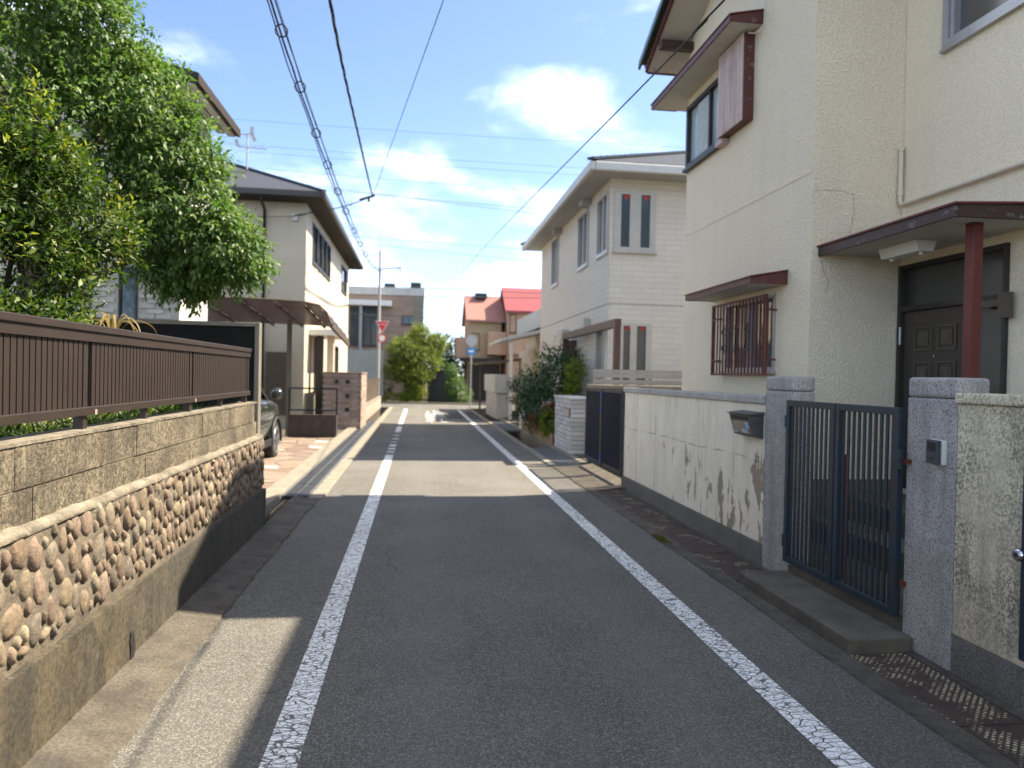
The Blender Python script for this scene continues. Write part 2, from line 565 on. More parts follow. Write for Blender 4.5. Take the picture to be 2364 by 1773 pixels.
M['shaded_wall'] = simple('shaded_board', (0.010, 0.011, 0.010), (0.018, 0.019, 0.017), 3, 0.9, spec=0.08, bump=0.3, bscale=60)  # near black: the shade on the wall face is put into the colour
M['beige_trim'] = simple('beige_trim', (0.20, 0.178, 0.138), (0.15, 0.134, 0.105), 6, 0.6)
M['granite'] = mat_granite()
M['granite_pillar'] = mat_granite('granite_gatepost', (0.48, 0.455, 0.42), (0.10, 0.095, 0.088), 0.02)
M['plinth'] = mat_granite('washed_concrete_plinth', (0.19, 0.18, 0.155), (0.05, 0.048, 0.042), 0.02)
M['plaster'] = mat_plaster_wall()
M['lichen'] = mat_lichen_wall()
M['navy'] = simple('navy_steel', (0.012, 0.026, 0.040), (0.020, 0.036, 0.052), 12, 0.42, spec=0.45, dirt=((0.06, 0.03, 0.018), 0.5, 9), bump=0.1, bscale=120)
M['black_navy'] = simple('navy_black_steel', (0.006, 0.011, 0.024), (0.010, 0.016, 0.032), 8, 0.5, spec=0.45)
M['rust'] = simple('rust', (0.14, 0.035, 0.018), (0.075, 0.022, 0.012), 30, 0.9, bump=0.4)
M['plate'] = mat_plate()
M['step'] = simple('worn_step_concrete', (0.135, 0.118, 0.090), (0.078, 0.069, 0.053), 5, 0.9, bump=0.5, bscale=60, bdist=0.006, grain=0.25, dirt=((0.035, 0.035, 0.028), 0.6, 3))
M['stucco'] = mat_stucco('cream_stucco', (0.88, 0.775, 0.585), (0.85, 0.75, 0.565), 50, 1.0, 0.03)
M['stucco_fine'] = mat_stucco('cream_stucco_fine', (0.89, 0.78, 0.58), (0.86, 0.75, 0.56), 75, 0.8, 0.014)
M['redwood'] = mat_peel_red()
M['redpost'] = mat_peel_red('red_painted_steel', (0.150, 0.030, 0.024), thr=0.78)
M['fascia'] = mat_peel_red('blackened_fascia', (0.055, 0.024, 0.020), (0.22, 0.20, 0.18), 0.585)
M['redgrille'] = mat_peel_red('red_iron', (0.125, 0.024, 0.020), (0.05, 0.02, 0.015), 0.68)
M['shutter'] = simple('weathered_pink_board', (0.56, 0.44, 0.40), (0.44, 0.345, 0.315), 6, 0.75, streak=((0.20, 0.13, 0.12), 0.6), grain=0.15)
M['soffit'] = simple('soffit_board', (0.50, 0.475, 0.43), (0.42, 0.40, 0.36), 2, 0.85, grain=0.06)
M['alu'] = simple('aluminium', (0.42, 0.42, 0.42), (0.36, 0.36, 0.365), 6, 0.38, metal=0.6)
M['alu_dark'] = simple('dark_bronze_frame', (0.035, 0.032, 0.030), (0.05, 0.045, 0.042), 6, 0.45, metal=0.3)
M['glass'] = mat_glass('window_glass', (0.045, 0.055, 0.06))
M['glass_frost'] = mat_glass('frosted_glass', (0.22, 0.27, 0.28), 0.25)
M['glass_dark'] = mat_glass('dark_glass', (0.045, 0.045, 0.042), 0.15)
M['glass_blue'] = mat_glass('blue_grey_glass', (0.022, 0.040, 0.052), 0.2)
M['curtain'] = simple('pale_curtain', (0.46, 0.50, 0.50), (0.33, 0.37, 0.38), 14, 0.9)
M['door'] = simple('brown_door', (0.052, 0.042, 0.033), (0.064, 0.052, 0.041), 5, 0.5, bump=0.15, bscale=140)
M['door_panel'] = simple('worn_door_panel', (0.105, 0.086, 0.066), (0.070, 0.057, 0.044), 18, 0.5)
M['white'] = simple('white_paint', (0.72, 0.71, 0.68), (0.64, 0.63, 0.60), 4, 0.5)
M['offwhite'] = simple('offwhite_plastic', (0.66, 0.65, 0.60), (0.60, 0.59, 0.54), 4, 0.5)
M['tile_green'] = simple('green_glazed_tile', (0.030, 0.075, 0.060), (0.020, 0.050, 0.042), 12, 0.3, spec=0.6)
M['roof_grey'] = mat_roof_courses('grey_slate', (0.060, 0.068, 0.085), (0.044, 0.050, 0.063))
M['roof_dark'] = mat_roof_courses('brown_roofing', (0.06, 0.05, 0.045), (0.045, 0.04, 0.035))
M['h2siding'] = mat_siding('grey_cream_siding', (0.56, 0.525, 0.455), (0.53, 0.495, 0.43), 0.46, 0.115, (0.40, 0.375, 0.325), 0.005)
M['h2fascia'] = simple('grey_fascia', (0.50, 0.50, 0.48), (0.44, 0.44, 0.42), 3, 0.5)
M['h2soffit'] = simple('grey_soffit', (0.34, 0.335, 0.33), (0.30, 0.295, 0.29), 3, 0.8)
M['frame_grey'] = simple('silver_grey_frame', (0.44, 0.42, 0.39), (0.38, 0.37, 0.34), 5, 0.4, metal=0.2)
M['red_sticker'] = simple('red_marker', (0.62, 0.022, 0.03), (0.55, 0.02, 0.028), 5, 0.5)
M['brownframe'] = simple('wood_brown_aluminium', (0.085, 0.045, 0.034), (0.065, 0.036, 0.028), 10, 0.5)
M['white_stone'] = mat_tint_random('white_split_stone', [(0, (0.46, 0.44, 0.41)), (0.5, (0.58, 0.555, 0.51)), (1, (0.66, 0.63, 0.58))], 0.85, 0.2, 45, 0.8)
M['joint'] = simple('grey_joint', (0.16, 0.15, 0.14), (0.12, 0.115, 0.105), 9, 0.9)
M['silver'] = simple('silver_fence', (0.30, 0.30, 0.295), (0.25, 0.25, 0.248), 6, 0.45, metal=0.3)
M['paving'] = mat_tint_random('flagstone', [(0, (0.155, 0.112, 0.086)), (0.3, (0.20, 0.150, 0.112)), (0.55, (0.24, 0.188, 0.142)), (0.75, (0.175, 0.130, 0.105)), (0.86, (0.27, 0.235, 0.195)), (1, (0.44, 0.41, 0.36))], 0.8, 0.15, 25, 0.3)
M['steel_grate'] = simple('galvanised_grate', (0.26, 0.27, 0.28), (0.20, 0.21, 0.22), 20, 0.45, metal=0.7)
M['grate_cover'] = simple('grey_drain_cover', (0.050, 0.055, 0.060), (0.036, 0.040, 0.045), 8, 0.5, metal=0.4)
M['lhouse'] = mat_siding('cream_house_siding', (0.50, 0.445, 0.335), (0.475, 0.42, 0.315), 1.8, 0.45, (0.42, 0.375, 0.285), 0.003)
M['carport_poly'] = simple('smoked_polycarbonate', (0.085, 0.070, 0.066), (0.105, 0.088, 0.082), 4, 0.3, spec=0.5)
def _poly():
    g = G('smoked_polycarbonate_sheet', 0.3, spec=0.4)
    g.color((0.055, 0.046, 0.046))
    tr = g.node('ShaderNodeBsdfTranslucent')
    tr.inputs['Color'].default_value = (0.17, 0.145, 0.15, 1)
    mx = g.node('ShaderNodeMixShader')
    mx.inputs[0].default_value = 0.55
    g.nt.links.new(g.b.outputs[0], mx.inputs[1])
    g.nt.links.new(tr.outputs[0], mx.inputs[2])
    g.nt.links.new(mx.outputs[0], g.nt.nodes['Material Output'].inputs['Surface'])
    return g.m
M['carport_poly'] = _poly()
M['carport_frame'] = simple('bronze_frame', (0.135, 0.105, 0.078), (0.105, 0.08, 0.06), 6, 0.45, metal=0.3)
M['brick_tan'] = mat_tint_random('tan_brick', [(0, (0.27, 0.195, 0.155)), (0.5, (0.35, 0.26, 0.21)), (1, (0.42, 0.325, 0.27))], 0.85, 0.25, 40, 0.5)
M['brick_pink'] = mat_tint_random('pinkish_brick', [(0, (0.30, 0.20, 0.155)), (1, (0.38, 0.265, 0.21))], 0.85, 0.2, 40, 0.4)
M['darkwall'] = simple('dark_stained_wall', (0.085, 0.062, 0.05), (0.05, 0.038, 0.032), 5, 0.85, streak=((0.02, 0.018, 0.016), 0.7), grain=0.2)
M['bldg_brown'] = mat_siding('brown_tile_cladding', (0.235, 0.165, 0.125), (0.29, 0.21, 0.165), 0.6, 0.16, (0.20, 0.155, 0.125), 0.012)
M['pale_panel'] = simple('pale_panel', (0.30, 0.33, 0.315), (0.25, 0.275, 0.265), 2, 0.35)
M['whitebrick'] = simple('white_brick', (0.56, 0.53, 0.485), (0.47, 0.445, 0.40), 10, 0.85, rnd=0.12, bump=0.4, bscale=60)
M['roof_red'] = mat_roof_courses('salmon_tile_roof', (0.36, 0.175, 0.145), (0.30, 0.145, 0.12), 0.3)
M['roof_crimson'] = mat_roof_courses('crimson_metal_roof', (0.27, 0.085, 0.09), (0.235, 0.07, 0.078), 0.5)
M['orange_wall'] = simple('orange_render', (0.42, 0.275, 0.185), (0.36, 0.23, 0.155), 2, 0.85)
M['ochre_wall'] = simple('ochre_render', (0.40, 0.30, 0.185), (0.33, 0.245, 0.15), 2, 0.85)
M['concrete'] = simple('fairfaced_concrete', (0.47, 0.465, 0.44), (0.38, 0.375, 0.355), 2, 0.8, streak=((0.28, 0.27, 0.25), 0.4))
M['wood_plank'] = simple('pale_wood', (0.33, 0.235, 0.145), (0.26, 0.18, 0.11), 8, 0.8, rnd=0.15)
M['pole'] = simple('galvanised_pole', (0.40, 0.40, 0.39), (0.33, 0.33, 0.325), 6, 0.55, metal=0.3)
M['pole_concrete'] = simple('concrete_pole', (0.36, 0.35, 0.33), (0.29, 0.285, 0.27), 6, 0.85)
M['sign_red'] = simple('sign_red', (0.62, 0.035, 0.045), (0.58, 0.03, 0.04), 3, 0.5)
M['sign_white'] = simple('sign_white', (0.78, 0.78, 0.78), (0.74, 0.74, 0.74), 3, 0.5)
M['sign_blue'] = simple('sign_blue', (0.03, 0.24, 0.60), (0.03, 0.22, 0.55), 3, 0.5)
M['sign_back'] = simple('sign_back', (0.42, 0.44, 0.45), (0.38, 0.40, 0.41), 3, 0.5, metal=0.4)
M['cable'] = simple('black_cable', (0.012, 0.013, 0.015), (0.016, 0.017, 0.02), 4, 0.6)
M['wire'] = simple('grey_wire', (0.06, 0.065, 0.075), (0.05, 0.055, 0.06), 4, 0.6)
M['bark'] = simple('bark', (0.10, 0.075, 0.052), (0.055, 0.042, 0.03), 14, 0.95, bump=0.9, bscale=40, bdist=0.015)
M['leaf_tree'] = mat_leaf('camphor_leaf', (0.025, 0.058, 0.013), (0.075, 0.138, 0.031), (0.155, 0.215, 0.058), 0.36, 0.42)
M['leaf_shrub'] = mat_leaf('privet_leaf', (0.020, 0.045, 0.010), (0.054, 0.094, 0.017), (0.21, 0.235, 0.04), 0.30, 0.38)
M['leaf_dark'] = mat_leaf('dark_leaf', (0.012, 0.034, 0.012), (0.028, 0.070, 0.020), (0.07, 0.13, 0.03), 0.25)
M['leaf_olive'] = mat_leaf('olive_leaf', (0.055, 0.085, 0.014), (0.135, 0.175, 0.030), (0.25, 0.26, 0.05), 0.36, 0.5)
M['leaf_lime'] = mat_leaf('lime_leaf', (0.06, 0.10, 0.010), (0.15, 0.20, 0.018), (0.32, 0.28, 0.03), 0.35)
M['leaf_red'] = mat_leaf('red_leaf', (0.09, 0.018, 0.012), (0.22, 0.04, 0.02), (0.40, 0.10, 0.05), 0.35)
M['leaf_dry'] = mat_leaf('dry_blade', (0.25, 0.19, 0.08), (0.38, 0.31, 0.14), (0.50, 0.44, 0.20), 0.3, 0.6)
M['moss'] = mat_leaf('moss_leaf', (0.06, 0.06, 0.008), (0.12, 0.115, 0.015), (0.20, 0.17, 0.03), 0.3, 0.7)
M['carpaint'] = simple('dark_olive_carpaint', (0.030, 0.036, 0.032), (0.034, 0.040, 0.036), 2, 0.22, metal=0.5, spec=0.6)
M['carpaint'].node_tree.nodes['Principled BSDF'].inputs['Coat Weight'].default_value = 0.6
M['rubber'] = simple('tyre_rubber', (0.016, 0.016, 0.017), (0.022, 0.022, 0.023), 20, 0.85)
M['rim'] = simple('alloy_rim', (0.38, 0.38, 0.39), (0.33, 0.33, 0.34), 8, 0.3, metal=0.85)
M['chrome'] = simple('chrome', (0.6, 0.6, 0.6), (0.55, 0.55, 0.55), 8, 0.15, metal=1.0)
M['black_plastic'] = simple('black_plastic', (0.014, 0.014, 0.015), (0.02, 0.02, 0.021), 10, 0.55)
M['slate_plastic'] = simple('slate_plastic', (0.045, 0.050, 0.065), (0.055, 0.06, 0.075), 10, 0.45)
M['lamp_glass'] = simple('lamp_glass', (0.35, 0.36, 0.37), (0.28, 0.29, 0.30), 12, 0.1)
M['mailbox'] = simple('grey_steel_box', (0.115, 0.115, 0.11), (0.085, 0.085, 0.082), 14, 0.45, metal=0.5)
M['mail_window'] = simple('amber_smoked_window', (0.17, 0.145, 0.115), (0.14, 0.12, 0.095), 10, 0.25)
M['sticker_blue'] = simple('pale_blue_sticker', (0.30, 0.48, 0.62), (0.26, 0.43, 0.57), 9, 0.6)
M['sticker_grey'] = simple('pale_grey_sticker', (0.42, 0.46, 0.48), (0.38, 0.42, 0.44), 9, 0.6)
M['tape_blue'] = simple('blue_tape', (0.03, 0.07, 0.32), (0.03, 0.06, 0.26), 9, 0.6)
M['pipe'] = simple('cream_pipe', (0.66, 0.585, 0.45), (0.58, 0.51, 0.39), 9, 0.6, grain=0.08)
M['crack'] = simple('crack_dark', (0.06, 0.05, 0.04), (0.04, 0.035, 0.03), 9, 0.95)
M['roofbox'] = simple('black_roof_tank', (0.012, 0.012, 0.014), (0.02, 0.02, 0.022), 9, 0.4)
M['dark_gate'] = simple('dark_green_gate', (0.014, 0.020, 0.020), (0.02, 0.028, 0.027), 9, 0.5)

# ------------------------------------------------------------------ mesh helpers
def origin_of(o):
    v = Vector((0, 0, 0))
    while o is not None:
        v += o.location
        o = o.parent
    return v


def tag(o, label=None, cat=None, group=None, kind=None):
    if label: o['label'] = label
    if cat: o['category'] = cat
    if group: o['group'] = group
    if kind: o['kind'] = kind
    return o


def thing(name, loc, label, cat, group=None):
    o = bpy.data.objects.new(name, None)
    o.empty_display_size = 0.2
    COL.objects.link(o)
    o.location = loc
    return tag(o, label, cat, group)


def link(name, mesh, parent=None, loc=(0, 0, 0), rot=None):
    o = bpy.data.objects.new(name, mesh)
    COL.objects.link(o)
    if parent is not None:
        o.parent = parent
    o.location = loc
    if rot is not None:
        o.rotation_euler = rot
    return o


class MB:
    """collects shapes in world coordinates; build() makes ONE mesh object of them"""
    def __init__(s):
        s.v, s.f, s.sm = [], [], []

    def add(s, vs, fs, smooth=False):
        n = len(s.v)
        s.v += [tuple(p) for p in vs]
        s.f += [tuple(i + n for i in f) for f in fs]
        s.sm += [smooth] * len(fs)
        return s

    def box(s, x0, x1, y0, y1, z0, z1):
        vs = [(x, y, z) for z in (z0, z1) for y in (y0, y1) for x in (x0, x1)]
        return s.add(vs, [(0, 2, 3, 1), (4, 5, 7, 6), (0, 1, 5, 4), (2, 6, 7, 3), (0, 4, 6, 2), (1, 3, 7, 5)])

    def obox(s, c, ax, ay, az):
        c, ax, ay, az = Vector(c), Vector(ax), Vector(ay), Vector(az)
        vs = [c + ax * i + ay * j + az * k for k in (-1, 1) for j in (-1, 1) for i in (-1, 1)]
        return s.add(vs, [(0, 2, 3, 1), (4, 5, 7, 6), (0, 1, 5, 4), (2, 6, 7, 3), (0, 4, 6, 2), (1, 3, 7, 5)])

    def beam(s, p, q, wd, ht, up=(0, 0, 1)):
        p, q = Vector(p), Vector(q)
        d = (q - p)
        L = d.length
        d.normalize()
        sd = d.cross(Vector(up))
        if sd.length < 1e-4:
            sd = d.cross(Vector((1, 0, 0)))
        sd.normalize()
        u = sd.cross(d)
        return s.obox((p + q) / 2, d * L / 2, sd * wd / 2, u * ht / 2)

    def prism(s, poly, axis, lo, hi):
        """poly: 2D points in the two other axes (in x,y,z order), extruded along axis lo..hi"""
        n = len(poly)
        def P(a, b, t):
            return {'x': (t, a, b), 'y': (a, t, b), 'z': (a, b, t)}[axis]
        vs = [P(a, b, lo) for a, b in poly] + [P(a, b, hi) for a, b in poly]
        fs = [tuple(range(n)), tuple(range(2 * n - 1, n - 1, -1))]
        fs += [(i, i + n, (i + 1) % n + n, (i + 1) % n) for i in range(n)]
        return s.add(vs, fs)

    def tube(s, pts, r, n=8, cap=True):
        pts = [Vector(p) for p in pts]
        rs = r if isinstance(r, (list, tuple)) else [r] * len(pts)
        vs, fs = [], []
        prev = None
        for i, p in enumerate(pts):
            a = pts[max(0, i - 1)]
            b = pts[min(len(pts) - 1, i + 1)]
            d = (b - a).normalized()
            if prev is None:
                h = Vector((0, 0, 1)) if abs(d.z) < 0.9 else Vector((1, 0, 0))
                sd = d.cross(h).normalized()
            else:
                sd = (prev - d * prev.dot(d)).normalized()
            prev = sd
            u = sd.cross(d)
            for k in range(n):
                t = 2 * math.pi * k / n
                vs.append(p + (sd * math.cos(t) + u * math.sin(t)) * rs[i])
        for i in range(len(pts) - 1):
            for k in range(n):
                fs.append((i * n + k, i * n + (k + 1) % n, (i + 1) * n + (k + 1) % n, (i + 1) * n + k))
        s.add(vs, fs, True)
        if cap:
            m_ = len(pts) - 1
            s.add(vs[:n], [tuple(range(n))])
            s.add(vs[m_ * n:], [tuple(range(n - 1, -1, -1))])
        return s

    def cyl(s, p, q, r, n=12):
        return s.tube([p, q], r, n)

    def ring(s, c, nrm, R, r, n=16, k=6):
        c, nrm = Vector(c), Vector(nrm).normalized()
        h = Vector((0, 0, 1)) if abs(nrm.z) < 0.9 else Vector((1, 0, 0))
        a = nrm.cross(h).normalized()
        b = nrm.cross(a)
        vs, fs = [], []
        for i in range(n):
            t = 2 * math.pi * i / n
            d = a * math.cos(t) + b * math.sin(t)
            for j in range(k):
                p = 2 * math.pi * j / k
                vs.append(c + d * (R + r * math.cos(p)) + nrm * (r * math.sin(p)))
        for i in range(n):
            for j in range(k):
                fs.append((i * k + j, i * k + (j + 1) % k, ((i + 1) % n) * k + (j + 1) % k, ((i + 1) % n) * k + j))
        return s.add(vs, fs, True)

    def mesh(s, name, mat, org=(0, 0, 0)):
        me = bpy.data.meshes.new(name)
        me.from_pydata([(x - org[0], y - org[1], z - org[2]) for x, y, z in s.v], [], s.f)
        me.materials.append(M[mat] if isinstance(mat, str) else mat)
        me.polygons.foreach_set('use_smooth', s.sm)
        me.validate()
        me.update()
        return me

    def build(s, name, mat, parent=None, bevel=0.0, seg=2, local=False):
        """world coordinates unless local; a parentless mesh gets its origin at its base"""
        if parent is not None:
            org = Vector((0, 0, 0)) if local else origin_of(parent)
            o = link(name, s.mesh(name, mat, org), parent)
        else:
            a = np.array(s.v)
            org = Vector(((a[:, 0].min() + a[:, 0].max()) / 2, (a[:, 1].min() + a[:, 1].max()) / 2, a[:, 2].min()))
            o = link(name, s.mesh(name, mat, org), None, org)
        if bevel:
            b = o.modifiers.new('bevel', 'BEVEL')
            b.width = bevel
            b.segments = seg
            b.limit_method = 'ANGLE'
            b.angle_limit = RAD(40)
        return o


def box(name, mat, parent, x0, x1, y0, y1, z0, z1, bevel=0.0):
    return MB().box(x0, x1, y0, y1, z0, z1).build(name, mat, parent, bevel)


def struct(o):
    return tag(o, kind='structure')


def np_mesh(name, verts, tris, mat, tint=None, smooth=False):
    me = bpy.data.meshes.new(name)
    nv, nf = len(verts), len(tris)
    me.vertices.add(nv)
    me.vertices.foreach_set('co', np.asarray(verts, dtype=np.float32).ravel())
    me.loops.add(nf * 3)
    me.loops.foreach_set('vertex_index', np.asarray(tris, dtype=np.int32).ravel())
    me.polygons.add(nf)
    me.polygons.foreach_set('loop_start', np.arange(0, nf * 3, 3, dtype=np.int32))
    me.polygons.foreach_set('loop_total', np.full(nf, 3, dtype=np.int32))
    if smooth:
        me.polygons.foreach_set('use_smooth', np.ones(nf, dtype=bool))
    if tint is not None:
        at = me.attributes.new('tint', 'FLOAT', 'POINT')
        at.data.foreach_set('value', np.asarray(tint, dtype=np.float32))
    me.materials.append(M[mat])
    me.update(calc_edges=True)
    return me


def unit(a):
    return a / np.maximum(np.linalg.norm(a, axis=1, keepdims=True), 1e-6)


def leaves(bases, dirs, norms, L, W, tint, curl=0.15, fold=0.12):
    """leaf blades: base, two flanks, mid rib and tip: five points, four triangles each"""
    n = len(bases)
    d = unit(dirs)
    nn = unit(norms - d * np.sum(norms * d, axis=1, keepdims=True))
    s = np.cross(d, nn)
    L = L.reshape(-1, 1)
    W = W.reshape(-1, 1)
    v = np.empty((n, 5, 3))
    v[:, 0] = bases
    v[:, 1] = bases + d * L * 0.42 - s * W * 0.5 + nn * W * fold
    v[:, 2] = bases + d * L * 0.42 + s * W * 0.5 + nn * W * fold
    v[:, 3] = bases + d * L * 0.48
    v[:, 4] = bases + d * L - nn * L * curl
    t = np.array([[0, 3, 1], [0, 2, 3], [1, 3, 4], [3, 2, 4]])
    tris = (np.arange(n)[:, None, None] * 5 + t[None]).reshape(-1, 3)
    return v.reshape(-1, 3), tris, np.repeat(tint, 5)


def foliage(name, mat, parent, blobs, ntwig, per, L, W, seed, shell=0.3, up=0.3, droop=0.0, twig=0.2,
            young=0.12, base_tint=0.4, lean=(0, 0, 0), clip=None, clump=0.35):
    """blobs: (x, y, z, rx, ry, rz, weight); twigs grow out of the blobs' shells with leaves along them"""
    rg = np.random.default_rng(seed)
    B = np.array(blobs, dtype=float)
    wt = B[:, 6] / B[:, 6].sum()
    k = rg.choice(len(B), ntwig, p=wt)
    u = unit(rg.normal(size=(ntwig, 3)))
    # clumps: twigs gather round a few hundred random directions
    rr = 1 - np.abs(rg.normal(size=(ntwig, 1))) * shell
    rr = np.clip(rr, 0.1, 1.12)
    p = B[k, :3] + u * B[k, 3:6] * rr
    out = unit(u / B[k, 3:6])
    # drop twigs deep inside another blob
    inside = np.zeros(ntwig, bool)
    for i, b in enumerate(B):
        q = np.sum(((p - b[:3]) / b[3:6]) ** 2, axis=1)
        inside |= (q < 0.42) & (k != i)
    if clip is not None:
        inside |= clip(p)
    # uneven density: gaps between boughs
    q = p * (1.6 / max(twig * 2.0, .2))
    gap = np.sin(q[:, 0] * 1.7 + seed) * np.sin(q[:, 1] * 1.9 + 1.3 * seed) + np.sin(q[:, 2] * 2.3 + .7 * q[:, 0] + 2.1 * seed) * .9
    inside |= gap < -1.25 + clump
    p, out = p[~inside], out[~inside]
    n = len(p)
    ax = unit(out + np.array([0, 0, up]) + np.array(lean) + rg.normal(size=(n, 3)) * 0.45 - np.array([0, 0, droop]))
    tl = twig * rg.uniform(0.6, 1.4, (n, 1))
    tw = rg.uniform(0, 1, n)
    yng = rg.uniform(0, 1, n) < young
    vs, ts, tt = [], [], []
    cnt = 0
    for j in range(per):
        f = (j + 0.5) / per
        bse = p + ax * tl * f - np.array([0, 0, droop * 0.25]) * (tl * f * f)
        ph = j * 2.4 + tw * 6.28
        h = np.where(np.abs(ax[:, 2:3]) < 0.9, np.array([[0, 0, 1.0]]), np.array([[1.0, 0, 0]]))
        a = unit(np.cross(ax, h))
        b = np.cross(ax, a)
        side = a * np.cos(ph)[:, None] + b * np.sin(ph)[:, None]
        d = ax * (0.45 + 0.6 * f) + side * (1.0 - 0.35 * f) + rg.normal(size=(n, 3)) * 0.18 - np.array([0, 0, droop * 0.9])
        nm = np.array([0, 0, 1.0]) + out * 0.5 + rg.normal(size=(n, 3)) * 0.35
        sz = rg.uniform(0.7, 1.25, n) * (1 - 0.25 * f)
        ti = base_tint + rg.normal(size=n) * 0.13 + (tw - 0.5) * 0.28
        ti = np.where(yng, ti + 0.25 + 0.35 * f, ti)
        v, t, c = leaves(bse, d, nm, L * sz, W * sz, np.clip(ti, 0, 1))
        vs.append(v)
        ts.append(t + cnt)
        tt.append(c)
        cnt += len(v)
    verts = np.concatenate(vs) - np.array(origin_of(parent))
    me = np_mesh(name, verts, np.concatenate(ts), mat, np.concatenate(tt))
    return link(name, me, parent)


def limb(mb, p, q, r0, r1, seed, wob=0.06, n=7):
    rg = random.Random(seed)
    p, q = Vector(p), Vector(q)
    L = (q - p).length
    pts, rs = [], []
    for i in range(6):
        t = i / 5
        c = p.lerp(q, t)
        c += Vector((rg.uniform(-1, 1), rg.uniform(-1, 1), rg.uniform(-.5, .5))) * wob * L * math.sin(t * math.pi)
        pts.append(c)
        rs.append(r0 + (r1 - r0) * t)
    mb.tube(pts, rs, n)


def wall_holes(axis, c, u0, u1, v0, v1, holes, depth, mat, name, parent, top=None):
    """vertical wall at axis='x' (x=c, u=y) or 'y' (y=c, u=x) with rectangular openings and reveals of
    the given depth (signed, into the building); top: optional (u, v) polyline instead of a straight v1"""
    us = sorted({u0, u1, *[h[0] for h in holes], *[h[1] for h in holes]})
    vs = sorted({v0, v1, *[h[2] for h in holes], *[h[3] for h in holes]})
    mb = MB()
    def P(u, v, d=0.0):
        return (c + d, u, v) if axis == 'x' else (u, c + d, v)
    for i in range(len(us) - 1):
        for j in range(len(vs) - 1):
            a, b, e, f = us[i], us[i + 1], vs[j], vs[j + 1]
            mu, mv = (a + b) / 2, (e + f) / 2
            if any(h[0] < mu < h[1] and h[2] < mv < h[3] for h in holes):
                continue
            mb.add([P(a, e), P(b, e), P(b, f), P(a, f)], [(0, 1, 2, 3)])
    for h in holes:
        a, b, e, f = h[:4]
        for q in ((a, e, b, e), (b, e, b, f), (b, f, a, f), (a, f, a, e)):
            mb.add([P(q[0], q[1]), P(q[2], q[3]), P(q[2], q[3], depth), P(q[0], q[1], depth)], [(0, 1, 2, 3)])
    if top:
        mb.add([P(u, v) for u, v in top], [tuple(range(len(top)))])
    return mb.build(name, mat, parent)


def window(parent, axis, c, a, b, e, f, out, frame='alu', pane='glass', bars=(), hbars=(), fw=0.05, rec=0.05, name='window', sill=True, proud=0.012):
    """window part: frame bars standing slightly proud, pane recessed, optional mullions; out = +1/-1 outward"""
    fr = MB()
    def bx(mb, u0, u1, v0, v1, d0, d1):
        lo, hi = sorted((c + d0, c + d1))
        if axis == 'x':
            mb.box(lo, hi, u0, u1, v0, v1)
        else:
            mb.box(u0, u1, lo, hi, v0, v1)
    d0, d1 = out * proud, -out * rec
    bx(fr, a, a + fw, e, f, d0, d1)
    bx(fr, b - fw, b, e, f, d0, d1)
    bx(fr, a + fw, b - fw, e, e + fw, d0, d1)
    bx(fr, a + fw, b - fw, f - fw, f, d0, d1)
    for t in bars:
        bx(fr, t - fw * 0.4, t + fw * 0.4, e + fw, f - fw, d0 * 0.5, d1)
    for t in hbars:
        bx(fr, a + fw, b - fw, t - fw * 0.4, t + fw * 0.4, d0 * 0.4, d1)
    w_ = fr.build(name, frame, parent)
    edges = [a + fw] + list(bars) + [b - fw]
    for i in range(len(edges) - 1):
        g_ = MB()
        u0 = edges[i] + (fw * 0.4 if i else 0)
        u1 = edges[i + 1] - (fw * 0.4 if i < len(edges) - 2 else 0)
        bx(g_, u0, u1, e + fw, f - fw, -out * (rec * 0.45), -out * (rec * 0.62))
        link('pane', g_.mesh('pane', pane, origin_of(parent)), w_)
    if sill:
        s_ = MB()
        bx(s_, a - 0.03, b + 0.03, e - 0.03, e - 0.001, out * 0.05, -out * rec)
        link('sill', s_.mesh('sill', frame, origin_of(parent)), w_)
    return w_


def smooth_path(pts, n=8):
    """Catmull-Rom through the points"""
    P = [Vector(p) for p in pts]
    P = [P[0] * 2 - P[1]] + P + [P[-1] * 2 - P[-2]]
    o = []
    for i in range(1, len(P) - 2):
        for k in range(n):
            t = k / n
            a, b, c, d = P[i - 1], P[i], P[i + 1], P[i + 2]
            o.append(0.5 * ((2 * b) + (c - a) * t + (2 * a - 5 * b + 4 * c - d) * t * t + (3 * b - a - 3 * c + d) * t ** 3))
    o.append(P[-2])
    return o


def text_mesh(body, mat, u, v, org, wd, ht, name, parent, sub=None, thick=0.0):
    """flat lettering scaled into wd x ht, laid on plane (u, v) with lower left corner org (world)"""
    cu = bpy.data.curves.new('lettering', 'FONT')
    cu.body = body
    cu.size = 1.0
    to = bpy.data.objects.new('lettering', cu)
    COL.objects.link(to)
    bpy.context.view_layer.update()
    dg = bpy.context.evaluated_depsgraph_get()
    me = bpy.data.meshes.new_from_object(to.evaluated_get(dg))
    bpy.data.objects.remove(to)
    bpy.data.curves.remove(cu)
    co = np.array([q.co[:] for q in me.vertices])
    if len(co) == 0:
        return None
    lo, hi = co.min(0), co.max(0)
    s = np.array([wd / (hi[0] - lo[0]), ht / (hi[1] - lo[1])])
    par_o = origin_of(parent)
    u, v = Vector(u), Vector(v)
    for q, c in zip(me.vertices, co):
        q.co = Vector(org) + u * float((c[0] - lo[0]) * s[0]) + v * float((c[1] - lo[1]) * s[1]) - par_o
    me.materials.clear()
    me.materials.append(M[mat])
    me.name = name
    me.update()
    return link(name, me, parent)

